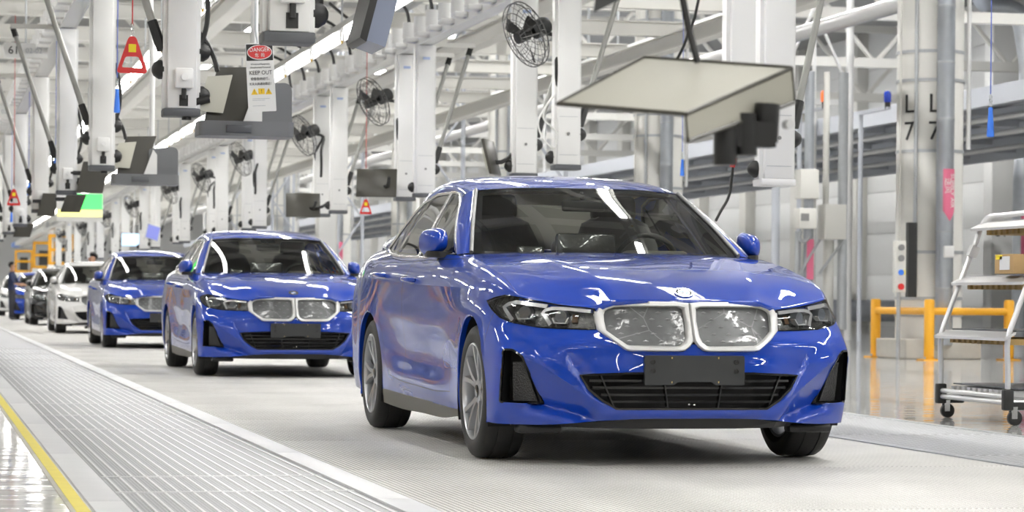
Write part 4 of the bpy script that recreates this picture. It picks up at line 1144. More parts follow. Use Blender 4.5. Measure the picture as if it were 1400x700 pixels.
# ------------------------------------------------------------------ hanging posts
def post(side, w, zb, zt):
    p = empty('hanging_post')
    b = bmesh.new(); bx(b, (0, 0, (zb + .05 + zt) / 2), (w, w * .92, zt - zb - .05), bev=.008)
    bx(b, (w * .5 + .012, 0, (zb + .05 + zt) / 2), (.03, w * .5, zt - zb - .05)); bx(b, (-w * .5 - .012, 0, (zb + .05 + zt) / 2), (.03, w * .5, zt - zb - .05))
    bm_obj('post_body', b, M_POST, p, angle=40)
    box_obj('end_cap', (0, 0, zb + .025), (w + .05, w * .96, .05), M_POSTCAP, p, bev=.008)
    f = -w * .46
    if side < 0:
        box_obj('junction_box', (.01, f - .02, zb + .24), (w * .62, .05, .13), M_POST, p, bev=.012)
        k = bmesh.new(); cyl(k, (.01, f - .045, zb + .245), (.01, f - .06, zb + .245), .022, n=12); bm_obj('box_knob', k, M_ALU, p, angle=40)
        box_obj('cable_slot', (.01, f - .002, zb + .10), (.055, .01, .07), M_BLACK, p)
        tube_obj('box_cable', [(.01, f - .02, zb + .18), (.01, f - .02, zb + .11)], .015, M_BLACK, p, 6)
    else:
        k = bmesh.new(); cyl(k, (.0, f, zb + .34), (.0, f - .012, zb + .34), .014, n=10); bm_obj('lock', k, M_DISC, p, angle=40)
        for zz in (zb + .14, zb + .50): box_obj('cover_seam', (0, f - .001, zz), (w * .86, .004, .004), M_GALV, p)
        box_obj('maker_plate', (0, f - .001, zt - .16), (w * .42, .004, .03), mat('pale_blue_print', (.45, .55, .80), .5), p)
    # black swivel clamps on the flanks and the diagonal strut
    for sx_, zz in (((-1, zb + .30), (1, zb + .14), (1, zb + .42)) if side < 0 else ((-1, zb + .12), (1, zb + .34))):
        k = bmesh.new(); lathe(k, [(.052, 0), (.054, .03), (.036, .062), (.016, .074), (0, .076)], 8, 'x')
        bmesh.ops.transform(k, matrix=Matrix.Translation((sx_ * (w * .5 + .02), 0, zz)) @ Matrix.Diagonal((sx_, 1, 1.15, 1)), verts=k.verts[:]); bm_obj('swivel_clamp', k, M_BLACK, p, angle=40)
    s0 = V((side * (w * .5 + .05), 0, zb + .48)); s1 = V((side * (w * .5 + .52), .25, zt + .03))
    tube_obj('strut', [s0, s1], .026, M_STRUT, p, 8)
    box_obj('strut_bracket', (s1.x / 2, .12, zt + .03), (abs(s1.x) + .04, .05, .05), M_CREAM, p); box_obj('strut_bracket', (s1.x, .19, zt + .03), (.05, .16, .05), M_CREAM, p)
    s1 = V((s1.x, .25, zt + .03))
    d = (s1 - s0).normalized()
    for a_, c_ in ((s0 - d * .06, s0 + d * .14), (s1 - d * .12, s1)): k = bmesh.new(); cyl(k, a_, c_, .036, .034, 8); bm_obj('strut_joint', k, M_BLACK, p, angle=40)
    if side < 0: tube_obj('post_cable', smooth_path([(side * -(w * .5 + .02), -.02, zb + 1.0), (side * -(w * .5 + .06), -.02, zb + .85), (side * -(w * .5 + .07), 0, zb + .6), (side * -(w * .5 + .03), 0, zb + .45)], 4), .016, M_BLACK, p, 6)
    return p
pr = post(1, .205, 2.02, 3.855)
rys = [10.75, 12.48, 17.7, 18.96, 24.2, 25.8, 33.1, 34.6, 39.0, 40.6, 46.5, 48, 54, 57.5, 64, 68, 75, 80, 88, 94, 102, 109]
for i, y in enumerate(rys):
    o = pr if i == 0 else copy_tree(pr)
    o.location = (2.3, y, 0)
    tag(o, f'white hanging post over the right walkway, {ORD[i]} from the blue lead car' if i else 'white hanging post with a looped white cable behind the lead car roof', 'post', 'hanging posts right of the lane')
for i, (y, zb) in enumerate(((4.72, 1.62), (5.50, 2.02))):
    p = post(1, .21, zb, 3.855); p.location = (2.3, y, 0)
    [c for c in p.children if c.name.startswith('end_cap')][0].data.materials[0] = M_POST
    tag(p, ['large white hanging post partly behind the blurred beige bracket, lower end showing', 'large white hanging post hidden by the blurred beige bracket below'][i], 'post', 'hanging posts right of the lane')
pl_ = post(-1, .185, 1.95, 3.855)
lys = [-1.0, 3.87, 11.25, 17.1, 23.8, 31.3, 37.1, 44, 51, 58.5, 66]
for i, y in enumerate(lys):
    o = pl_ if i == 0 else copy_tree(pl_)
    o.location = (-2.0, y, 0)
    tag(o, ['white hanging post cut by the top edge above the danger sign', 'tall white hanging post left of the danger sign', 'white hanging post between the red triangle handle and the green screen'][i] if i < 3 else f'white hanging post in the left row, {ORD[i]} from the camera', 'post', 'hanging posts left of the lane')

# ------------------------------------------------------------------ fans
def fan():
    f = empty('wall_fan')
    b = bmesh.new(); Rr = .32
    for r, z in ((Rr, 0), (Rr, .05), (.24, -.05), (.16, -.075), (.08, -.085), (.24, .10), (.14, .125)):
        tube(b, [(r * math.cos(a), r * math.sin(a), z) for a in [2 * PI * k / 28 for k in range(28)]], .006 if r == Rr else .0032, 5, True)
    for k in range(22):
        a = 2 * PI * k / 22; c, s = math.cos(a), math.sin(a)
        tube(b, [(.08 * c, .08 * s, -.085), (.16 * c, .16 * s, -.075), (.24 * c, .24 * s, -.05), (Rr * c, Rr * s, 0), (Rr * c, Rr * s, .05), (.24 * c, .24 * s, .10), (.10 * c, .10 * s, .13)], .0026, 4)
    bm_obj('cage', b, mat('fan_wire', (.10, .10, .10), .35, .5), f)
    for k in range(3):
        b = bmesh.new(); a0 = 2 * PI * k / 3 + .4; vs = []
        for i in range(6):
            r = .05 + .235 * i / 5
            for s, z in ((-1, -.012), (1, .028)):
                a = a0 + s * (.34 - .03 * i) + .12 * i / 5; vs.append(b.verts.new((r * math.cos(a), r * math.sin(a), z)))
        for i in range(5): b.faces.new((vs[2 * i], vs[2 * i + 1], vs[2 * i + 3], vs[2 * i + 2]))
        bmesh.ops.solidify(b, geom=b.faces[:], thickness=.004); bm_obj('blade', b, mat('fan_blade', (.09, .09, .085), .4), f, True)
    b = bmesh.new(); lathe(b, [(0, -.09), (.055, -.085), (.06, -.05), (.06, .05)], 16, 'z'); bm_obj('hub', b, M_BLACK, f, angle=40)
    b = bmesh.new(); lathe(b, [(.06, .10), (.085, .12), (.09, .25), (.075, .29), (0, .30)], 16, 'z'); bm_obj('motor', b, M_BRACKET, f, angle=40)
    return f
fan0 = fan()
fans = [(1.93, 10.95, 3.30, 10.75), (1.93, 19.3, 3.28, 18.96), (1.93, 25.4, 3.22, 25.8), (1.93, 33.1, 3.26, 33.1), (1.93, 39.7, 3.22, 40.6), (1.93, 46.6, 3.22, 46.5), (1.93, 57.6, 3.22, 57.5), (1.93, 68.1, 3.22, 68), (1.93, 80.1, 3.22, 80), (1.93, 94.1, 3.22, 94)]
for i, (x, y, z, py) in enumerate(fans):
    o = fan0 if i == 0 else copy_tree(fan0)
    o.location = (x, y, z)
    # cage looks down towards the lane; local -z is the blowing side
    d = V((.83, .27, .40)).normalized()
    o.rotation_euler = d.to_track_quat('Z', 'Y').to_euler()
    inv = o.rotation_euler.to_matrix().inverted()
    m0 = V((x, y, z)) + d * .30
    arm = smooth_path([inv @ (p - V((x, y, z))) for p in (m0 - d * .08 - V((0, 0, .06)), m0 + V((.04, -.02, -.10)), V((2.19, py - .05, z - .25)), V((2.20, py - .02, z - .55)), V((2.20, py, z - .62)))], 5)
    tube_obj('arm', arm, .02, M_BLACK, o, 8)
    tag(o, f'black wire-cage fan on a right hand post, {ORD[i]} from the lead car', 'fan', 'fans on the right posts')

# ------------------------------------------------------------------ flat screens on the right posts
def screen_r():
    s = empty('flat_screen')
    rot = Matrix.Rotation(math.radians(-14), 4, 'X')
    box_obj('panel', (0, 0, 0), (.50, .03, .36), M_SCREEN, s, rot, bev=.006)
    box_obj('back_plate', (.05, .045, -.02), (.26, .03, .22), M_BEIGE, s, rot)
    return s
sr = screen_r()
for i, (x, y, z, rz, lab) in enumerate(((1.95, 12.40, 2.22, math.radians(66), 'flat screen seen edge on just above the lead car roof'), (1.86, 18.5, 2.22, math.radians(-16), 'dark flat screen on a right post above the red triangle handle'), (1.80, 24.3, 2.14, math.radians(-4), 'dark flat screen hung above the roof of the second blue car'))):
    o = sr if i == 0 else copy_tree(sr)
    o.location = (x, y, z); o.rotation_euler = (0, 0, rz); tag(o, lab, 'screen', 'flat screens on the right posts')
    inv = Matrix.Rotation(-rz, 3, 'Z'); py = (12.48, 18.96, 24.2)[i]; w0 = V((x, y, z))
    tube_obj('arm', smooth_path([(.06, .05, -.02), inv @ (V(((x + 2.2) / 2, py + .02, z - .04)) - w0), inv @ (V((2.20, py, z + .06)) - w0)], 3), .022, M_BLACK, o, 6)
for (x, y, z, m, lab, rz) in ((2.15, 60.2, 2.38, M_BLUEWHITE, 'lit pale blue screen above the third blue car', -.1), (2.15, 53.0, 2.42, mat('screen_violet', (.2, .22, .5), .3, emit=(.12, .14, .42), estr=.6), 'tilted violet screen above the third blue car', .5)):
    s = empty('lit_screen', (x, y, z), rz); box_obj('bezel', (0, .02, 0), (.52 if rz < 0 else .40, .03, .38), M_BLUEGREY, s, Matrix.Rotation(.25 if rz > 0 else 0, 4, 'Y'), .006); box_obj('display', (0, 0, 0), (.48 if rz < 0 else .36, .012, .34), m, s, Matrix.Rotation(.25 if rz > 0 else 0, 4, 'Y')); tube_obj('arm', [(.1, .05, 0), (.1, .05, 3.865 - z)], .03, M_POST, s)
    tag(s, lab, 'screen')

# ------------------------------------------------------------------ monitor stations on the left posts
def station():
    s = empty('monitor_station')
    b = bmesh.new(); prism(b, roundpoly([(-.02, -.16), (.66, -.16), (.66, .16), (-.02, .16)], .05, 4), lambda u, v: V((u, v, 0)), lambda u, v: V((u, v, .095))); bm_obj('tray', b, M_TRAY, s, angle=50)
    b = bmesh.new(); prism(b, roundpoly([(.36, 0), (.66, 0), (.66, .30), (.62, .33), (.36, .31)], .03, 3), lambda u, v: V((u, -.02, v + .03)), lambda u, v: V((u, .15, v + .03))); bm_obj('hood', b, M_TRAY, s, angle=50)
    box_obj('grip', (.26, -.165, .045), (.18, .012, .05), M_POSTCAP, s, bev=.004)
    b = bmesh.new(); prism(b, [(.02, .06), (.30, .06), (.44, .46), (.13, .45)], lambda u, v: V((u, -.02 + (v - .06) * .12, v)), lambda u, v: V((u, .01 + (v - .06) * .12, v))); bm_obj('monitor', b, M_SCREEN, s)
    b = bmesh.new(); prism(b, [(-.02, .16), (.16, .15), (.23, .40), (.05, .385)], lambda u, v: V((u, -.07 + (v - .06) * .12, v)), lambda u, v: V((u, -.058 + (v - .06) * .12, v))); bm_obj('back_plate', b, M_BEIGE, s)
    b = bmesh.new(); prism(b, [(.29, .06), (.44, .06), (.44, .28), (.40, .33)], lambda u, v: V((u, -.06, v)), lambda u, v: V((u, -.03, v))); bm_obj('white_bracket', b, M_POST, s)
    b = bmesh.new(); cyl(b, (-.10, -.06, .20), (.06, -.06, .24), .028, n=10); cyl(b, (-.10, -.06, .10), (-.10, -.06, .30), .035, n=10); bm_obj('swivel_arm', b, M_BLACK, s, angle=40)
    tube_obj('riser', [(.40, .09, .2), (.40, .09, 1.0), (.36, .09, 2.06)], .028, M_POST, s)
    tube_obj('cable', smooth_path([(-.10, 0, .75), (.0, 0, .66), (.10, -.02, .50), (.12, -.03, .42)], 4), .018, M_BLACK, s, 6)
    return s
st0 = station()
for i, (x, y, z, lab) in enumerate(((-1.875, 3.9, 1.83, 'grey monitor tray behind the danger sign'), (-1.885, 11.3, 1.83, 'grey monitor tray with white bracket left of the danger sign'))):
    o = st0 if i == 0 else copy_tree(st0)
    o.location = (x, y, z); o.scale = (.90, 1, 1); tag(o, lab, 'monitor station', 'monitor trays on the left posts')
# bluish screen on the near post
s = empty('tilted_screen', (-1.62, -.92, 2.12)); b = bmesh.new()
prism(b, [(-.02, -.14), (.07, -.17), (.20, .34), (.10, .36)], lambda u, v: V((u, -.10, v)), lambda u, v: V((u, .26, v))); bm_obj('panel', b, mat('screen_bluegrey', (.20, .23, .32), .25), s)
b = bmesh.new(); prism(b, [(-.05, -.13), (-.02, -.15), (.11, .36), (.08, .37)], lambda u, v: V((u, -.11, v)), lambda u, v: V((u, .27, v))); bm_obj('bezel', b, M_BLACK, s)
b = bmesh.new(); cyl(b, (-.28, -.05, .10), (-.02, .0, .12), .035, n=10); cyl(b, (-.26, -.05, -.04), (-.26, -.05, .26), .05, n=10); bm_obj('swivel_arm', b, M_BLACK, s, angle=40)
tag(s, 'tilted blue-grey screen at the top edge beside the row of tube lights', 'screen')
# dark screens and the lit board on the far left posts
for i, (x, y, z, w, h, lab) in enumerate(((-1.80, 16.95, 2.15, .30, .36, 'dark screen hung just above the lit green board'), (-1.86, 19.2, 1.93, .24, .22, 'brown-black screen left of the lit green board'), (-1.95, 23.6, 2.06, .24, .32, 'small dark screen, second from the left edge'), (-1.82, 37.0, 2.03, .32, .26, 'small dark screen nearest the left edge'))):
    s = empty('hanging_screen', (x, y, z)); b = bmesh.new(); prism(b, [(-.10, -h / 2), (w - .10, -h / 2), (w - .02, h / 2), (-.02, h / 2)], lambda u, v: V((u, -.02, v)), lambda u, v: V((u, .02, v))); bm_obj('panel', b, M_SCREEN, s)
    tube_obj('arm', [(-.16, .04, .05), (.05, .04, .05)], .025, M_BLACK, s, 6); tag(s, lab, 'screen', 'dark screens on the left posts')
gb = empty('lit_board', (-1.68, 20.2, 1.775))
box_obj('frame', (.02, .02, .14), (.58, .03, .36), M_POST, gb); box_obj('green_field', (.12, 0, .215), (.36, .012, .19), M_GREENSCREEN, gb); box_obj('yellow_field', (.02, 0, .065), (.56, .012, .085), M_YELLOWSCREEN, gb)
tube_obj('pole', [(-.24, .02, -.05), (-.24, .02, 4.70 - 1.775)], .012, M_POST, gb); tag(gb, 'lit green and yellow board hanging left of the second blue car', 'display board')
# danger sign
ds = empty('danger_sign', (-1.545, 3.42, 2.18), 0); rot = Matrix.Rotation(-.06, 4, 'Y')
def sgn(nm, poly, m, d):
    b = bmesh.new(); prism(b, poly, lambda u, v: rot @ V((u, -d, v)), lambda u, v: rot @ V((u, -d + .003, v))); return bm_obj(nm, b, m, ds)
sgn('board', roundpoly([(-.088, -.215), (.088, -.215), (.088, .215), (-.088, .215)], .006, 2), M_PAPER, .003)
sgn('black_field', [(-.083, .105), (.083, .105), (.083, .208), (-.083, .208)], M_INK, .0045)
sgn('white_oval', [(.079 * math.cos(a), .157 + .047 * math.sin(a)) for a in [2 * PI * k / 28 for k in range(28)]], M_PAPER, .006)
sgn('red_oval', [(.074 * math.cos(a), .157 + .042 * math.sin(a)) for a in [2 * PI * k / 28 for k in range(28)]], M_RED, .0075)
T = lambda x, z, d=.008: rot @ Matrix.Translation((x, -d, z)) @ FACE_CAM
for body, x, z, size, m in (('DANGER', 0, .172, .036, M_PAPER), ('危  险', 0, .137, .028, M_PAPER), ('Unmanned Equipment', 0, .083, .015, M_INK), ('Unauthorized Personnel', 0, .062, .015, M_INK), ('KEEP OUT', 0, .028, .036, M_INK), ('设备自动运行，', 0, -.010, .021, M_INK), ('无关人员请勿靠近！', 0, -.042, .019, M_INK)):
    text_obj('lettering', body, size, m, ds, T(x, z, .0095 if z > .1 else .0045), ext=.0006, sx=.88)
for k, x in enumerate((-.045, 0, .045)):
    sgn('warning_symbol', [(x - .021, -.108), (x + .021, -.108), (x, -.068)] if k != 1 else [(x - .02, -.106), (x + .02, -.106), (x + .02, -.07), (x - .02, -.07)], mat('sign_yellow', (.85, .55, .02), .5), .0045)
    text_obj('lettering', '!', .032, M_INK, ds, T(x, -.089, .006), ext=.0006)
for z in (-.135, -.145, -.18): sgn('small_print', [(-.06, z), (.02 if z < -.14 else .05, z), (.02 if z < -.14 else .05, z + .003), (-.06, z + .003)], M_GALV, .0045)
tube_obj('stem', [(-.02, .01, .21), (-.035, .01, .30), (-.04, .01, 1.75)], .006, M_GALV, ds, 6)
tag(ds, 'white danger keep out sign with red oval hanging at upper left', 'sign')
# red triangle handles and blue pull cords
def tri_handle(k=1.0, ztop=2.5):
    h = empty('emergency_pull')
    outer = roundpoly([(-.098, -.12), (.098, -.12), (.022, .11), (-.022, .11)], .028, 5); inner = roundpoly([(-.066, -.086), (.066, -.086), (.040, -.016), (-.040, -.016)], .016, 5)
    b = bmesh.new(); n = len(outer)
    for y_ in (-.012, .012):
        pass
    A = [[b.verts.new((u * k, y_, v * k)) for u, v in outer] for y_ in (-.012, .012)]; B = [[b.verts.new((u * k, y_, v * k)) for u, v in inner] for y_ in (-.012, .012)]
    for i in range(n):
        j = (i + 1) % n
        b.faces.new((A[0][i], A[0][j], B[0][j], B[0][i])); b.faces.new((A[1][i], B[1][i], B[1][j], A[1][j])); b.faces.new((A[0][i], A[1][i], A[1][j], A[0][j])); b.faces.new((B[0][i], B[0][j], B[1][j], B[1][i]))
    bm_obj('grip', b, M_RED, h, angle=50)
    box_obj('yellow_tag', (0, -.013 * k, .035 * k), (.046 * k, .004, .05 * k), mat('tag_yellow', (.90, .72, .02), .5), h)
    b = bmesh.new()
    for q in range(4): tube(b, [(.008 * math.cos(a) * k, (.008 * math.sin(a) if q % 2 else 0), (.115 + .022 * q) * k + (.012 * math.sin(a)) * k) for a in [2 * PI * t / 8 for t in range(8)]], .003, 5, True)
    bm_obj('chain', b, M_CHROME, h)
    tube_obj('red_cord', [(0, 0, .19 * k), (0, 0, ztop)], .004, M_RED, h, 6)
    return h
for k, (x, y, z, sc, lab) in enumerate(((-2.345, 3.45, 2.305, 1.0, 'large red triangular pull handle at upper left'), (-2.37, 23.55, 2.16, 1.0, 'small red triangular pull handle at the far left edge'), (2.02, 20.2, 1.99, .85, 'small red triangular handle under a dark screen left of the lead car'))):
    o = tri_handle(sc, 4.70 - z); o.location = (x, y, z); tag(o, lab, 'pull handle', 'red pull handles')
def cord(z1):
    c = empty('rope_pull')
    b = bmesh.new(); lathe(b, [(.012, .10), (.016, .095), (.015, .07), (.022, -.02), (.026, -.095), (.02, -.10), (0, -.10)], 10, 'z'); bm_obj('handle', b, M_HANDLE, c, angle=40)
    b = bmesh.new()
    for q in range(3): tube(b, [(.010 * math.cos(a), .010 * math.sin(a) if q % 2 else 0, .12 + .025 * q + .012 * math.sin(a)) for a in [2 * PI * t / 8 for t in range(8)]], .003, 5, True)
    bm_obj('chain', b, M_GALV, c); tube_obj('cord', [(0, 0, .19), (0, 0, z1)], .0045, M_CORD, c, 6); return c
for x, y, z, lab in ((-2.05, 8.70, 2.41, 'blue pull cord handle beside the red triangle handle'), (-2.05, 18.58, 2.42, 'blue pull cord handle left of the lit green board'), (-2.05, 26.5, 2.40, 'blue pull cord handle, second from the left edge'), (-2.05, 34.0, 2.2, 'blue pull cord handle at the far left edge'),
                     (3.39, 3.45, 2.02, 'blue pull cord handle at the right edge above the trolley'), (5.30, 16.85, 2.40, 'blue pull cord handle above the lead car roof')):
    c = cord((3.862 if x < 0 else 4.70) - z); c.location = (x, y, z); tag(c, lab, 'pull cord', 'blue pull cords')
# number boards
for x, y, z, t1, t2, lab in ((-2.36, 20, 3.865, '61', '02-02', 'white number board reading 61 at upper left'), (-2.52, 26.5, 3.55, '', '02', 'white number board half cut by the left edge')):
    nb_ = empty('number_board', (x, y, z)); box_obj('board', (0, 0, 0), (.54, .02, .19), M_PAPER, nb_)
    if t1: text_obj('lettering', t1, .14, M_INK, nb_, Matrix.Translation((-.15, -.012, 0)) @ FACE_CAM)
    text_obj('lettering', t2, .09, M_GALV, nb_, Matrix.Translation((.10, -.012, 0)) @ FACE_CAM)
    tube_obj('hanger', [(0, .02, .09), (0, .02, .85)], .012, M_GALV, nb_); tag(nb_, lab, 'sign')
nb_ = empty('number_board', (2.66, 11.6, 3.86)); b = bmesh.new(); bx(b, (0, 0, 0), (.14, .10, .11), bev=.01); bm_obj('board', b, M_POST, nb_); text_obj('lettering', '01', .085, M_INK, nb_, Matrix.Translation((.0, -.052, 0)) @ FACE_CAM); tube_obj('hanger', [(0, 0, .05), (0, 0, .8)], .012, M_GALV, nb_); tag(nb_, 'small white number board reading 01 at the top edge', 'sign')

# ------------------------------------------------------------------ blurred bracket close to the camera
fb_ = empty('monitor_bracket', (-2.0, -6.6, 1.2))
M_BRPLATE = mat('bracket_beige', (.40, .39, .33), .5)
P3 = lambda *p: V(p) - V((-2.0, -6.6, 1.2))
def slab(nm, q, t, m):
    b = bmesh.new(); n = (q[1] - q[0]).cross(q[3] - q[0]).normalized() * t
    a = [b.verts.new(p) for p in q]; c = [b.verts.new(p + n) for p in q]; b.faces.new(a[::-1]); b.faces.new(c)
    for i in range(4): b.faces.new((a[i], a[(i + 1) % 4], c[(i + 1) % 4], c[i]))
    return bm_obj(nm, b, m, fb_)
qa, qb, qc, qd = P3(-2.146, -6.643, 1.266), P3(-1.852, -6.352, 1.41), P3(-1.54, -6.578, 1.374), P3(-1.894, -6.855, 1.233)
slab('top_plate', [qa, qb, qc, qd], .004, M_BRPLATE)
q2, q3 = P3(-1.89, -6.856, 1.171), P3(-1.534, -6.58, 1.29)
slab('flange', [qd, qc, q3, q2], .004, M_BRPLATE)
b = bmesh.new(); tube(b, [qa, qb, qc, q3, q2, qd], .0055, 6, True); tube(b, [qd, qc], .005, 6); bm_obj('edge_bead', b, M_SCREEN, fb_)
b = bmesh.new()
for c0, c1, r in ((P3(-1.755, -6.72, 1.225), P3(-1.755, -6.72, 1.125), .028), (P3(-1.70, -6.70, 1.25), P3(-1.70, -6.70, 1.15), .03), (P3(-1.64, -6.69, 1.275), P3(-1.645, -6.69, 1.185), .03)): cyl(b, c0, c1, r, n=14)
bx(b, P3(-1.70, -6.70, 1.20), (.14, .05, .06)); bm_obj('clamp_block', b, M_BLACK, fb_, angle=40)
k = bmesh.new(); cyl(k, P3(-1.605, -6.72, 1.225), P3(-1.60, -6.74, 1.225), .012, n=10); bm_obj('clamp_screw', k, M_ALU, fb_)
tube_obj('support_cable', smooth_path([P3(-1.75, -6.48, 1.39), P3(-1.77, -6.47, 1.47), P3(-1.79, -6.47, 1.56), P3(-1.90, -6.5, 2.4), P3(-2.0, -6.5, 3.86)], 5), .009, M_BLACK, fb_, 6)
tag(fb_, 'blurred beige folded bracket plate with black clamps close to the camera', 'bracket')
tp = empty('hanging_plate', (-1.95, -6.55, 1.5)); b = bmesh.new(); prism(b, [(-.085, -.005), (.02, .05), (.10, .10), (-.07, .12)], lambda u, v: V((u, 0, v)), lambda u, v: V((u + .03, .12, v + .02))); bm_obj('plate', b, M_BRACKET, tp); tube_obj('stem', [(0, .06, .1), (-.05, .06, 2.37)], .012, M_BLACK, tp); tag(tp, 'blurred dark plate at the very top edge above the beige bracket', 'bracket')
# ------------------------------------------------------------------ clad columns with ducts
def column(first):
    c = empty('clad_column')
    b = bmesh.new(); lathe(b, [(.475, .28), (.475, 10)], 36, 'z'); bm_obj('cladding', b, mat('cladding_cream', (.84, .83, .79), .5), c, angle=40)
    b = bmesh.new(); bx(b, (0, 0, .14), (1.15, 1.15, .28), bev=.02); bm_obj('plinth', b, M_CONC, c)
    for z in (.62, .86, 1.52, 2.96, 3.97, 4.38, 6.2):
        b = bmesh.new(); lathe(b, [(.476, z - .022), (.490, z - .022), (.490, z + .022), (.476, z + .022)], 36, 'z'); bm_obj('strap', b, M_GALV, c, angle=40)
    b = bmesh.new()
    for k in range(6):
        z = 1.0 + k * 1.6
        lathe(b, [(.125, z - .8), (.125, z + .77), (.130, z + .785), (.125, z + .8)], 18, 'z', (-.02, -.62, 0))
    bm_obj('duct', b, M_DUCT, c, angle=40)
    for z in (1.0, 1.8, 2.6, 3.4, 4.2, 5.0): 
        b = bmesh.new(); lathe(b, [(.126, z - .012), (.133, z), (.126, z + .012)], 18, 'z', (-.02, -.62, 0)); bm_obj('duct_seam', b, M_GALV, c, True)
    tube_obj('conduit', [(-.36, -.36, 1.0), (-.36, -.36, 10)], .028, M_GALV, c, 8)
    tube_obj('conduit', [(-.50, -.12, .8), (-.50, -.12, 10)], .018, M_CREAM, c, 8)
    tube_obj('conduit', [(.50, -.22, 3.0), (.50, -.22, 10)], .035, M_ALU, c, 8)
    # pink flow arrow on the duct
    b = bmesh.new(); rows = []
    for k in range(9):
        u = -.08 + .20 * k / 8; a = u / .135; lo = 1.95 + abs(u - .02) * 1.5
        rows.append([b.verts.new((-.02 + .137 * math.sin(a), -.62 - .137 * math.cos(a), v)) for v in (lo, 2.69)])
    for A, B in zip(rows[:-1], rows[1:]): b.faces.new((A[0], B[0], B[1], A[1]))
    ar = bm_obj('flow_arrow', b, M_PINK, c)
    MT = lambda u, z, rz=0: Matrix.Translation((-.02 + .140 * math.sin(u / .135), -.62 - .140 * math.cos(u / .135) - .006, z)) @ Matrix.Rotation(u / .135, 4, 'Z') @ FACE_CAM @ Matrix.Rotation(rz, 4, 'Z')
    if first:
        text_obj('lettering', 'SUPPLY AIR', .095, M_PAPER, ar, MT(.055, 2.38, -PI / 2), ext=.001); text_obj('lettering', '送风', .11, M_PAPER, ar, MT(-.02, 2.45, -PI / 2), ext=.001)
        for a0, sx_ in ((-.26, 1.0), (-1.05, 1.0)):
            for ch, z in (('L', 3.62), ('7', 3.23)):
                M = Matrix.Rotation(a0, 4, 'Z') @ Matrix.Translation((0, -.480, z)) @ FACE_CAM
                text_obj('lettering', ch, .38, M_INK, c, M, ext=.003, sx=sx_)
        box_obj('wall_box', (-.02, -.775, 1.52), (.16, .05, .17), M_POST, c, bev=.02)
    return c
col0 = column(True); col0.location = (10.5, 21.75, 0)
tag(col0, 'thick round cream column marked L7 with a metal duct', 'column')
col1 = column(False)
for i, y in enumerate((34.9, 48.0, 61.0, 74.0, 87.0, 100.0)):
    o = col1 if i == 0 else copy_tree(col1); o.location = (10.3, y, 0)
    tag(o, ['round cream column with duct seen above the lead car roof', 'round cream column seen between the two nearest pairs of hanging posts', 'round cream column with pink arrow behind the second pair of hanging posts'][i] if i < 3 else f'distant round cream column, {ORD[i]} after the one marked L7', 'column', 'clad columns')
col2 = copy_tree(col1); col2.location = (-8.5, 3.0, 0); tag(col2, 'round cream column left of the lane, mirrored in the lead car side', 'column', 'clad columns')
col2 = copy_tree(col1); col2.location = (-8.5, -9.0, 0); tag(col2, 'round cream column left of the camera, mirrored in the lead car door', 'column', 'clad columns')
# switch panel on the column
sw = empty('switch_panel', (9.75, 21.0, 1.0)); box_obj('box', (0, 0, .30), (.16, .12, .72), M_CREAM, sw, bev=.01); box_obj('cable_duct', (.20, .05, .40), (.13, .10, 1.05), M_BLACK, sw)
for z, m, r in ((.57, M_DISC, .045), (.42, M_DISC, .045), (.22, M_HANDLE, .04), (.02, M_RED, .045)):
    k = bmesh.new(); cyl(k, (0, -.06, z), (0, -.09, z), r, n=12); bm_obj('rotary_switch', k, m, sw, angle=40)
box_obj('yellow_plate', (.045, -.065, .22), (.04, .01, .07), mat('tag_yellow', (.90, .72, .02), .5), sw)
tube_obj('stand', [(0, .02, -1.0), (0, .02, 0)], .03, M_GALV, sw); tag(sw, 'grey switch panel with round switches beside the L7 column', 'switch panel')
# ------------------------------------------------------------------ mezzanine and pipe bridge on the right
mz = empty('mezzanine', (0, 0, 4.9)); tag(mz, 'grey steel mezzanine running along the right side wall', 'mezzanine')
box_obj('deck', (20.2, 85, .02), (8.0, 200, .05), M_BLUEGREY, mz)
for x, h in ((16.2, .34), (18.2, .22), (20.2, .22), (22.2, .22), (24.2, .30)): box_obj('long_beam', (x, 85, -.17), (.16, 200, h), M_BLUEGREY, mz)
cbm = None
for k in range(50):
    if cbm is None: o = box_obj('cross_joist', (20.2, 0, -.10), (8.0, .10, .16), mat('joist_grey', (.55, .57, .62), .5), mz); cbm = o.data
    else: o = link(bpy.data.objects.new('cross_joist', cbm), mz)
    o.location = (0, 10 + 3 * k, 0)
for z, x in ((-.45, 17.0), (-.60, 18.0), (-.40, 21.5)): tube_obj('service_pipe', [(x, -10, z), (x, 180, z)], .06, M_ALU, mz, 8)
hm_ = None
for k in range(13):
    for x in (16.4, 24.0):
        if hm_ is None: o = tube_obj('hanger', [(0, 0, 0), (0, 0, 5.1)], .05, M_POST, mz, 8); hm_ = o.data
        else: o = link(bpy.data.objects.new('hanger', hm_), mz)
        o.location = (x, 30 + 13 * k, 0)
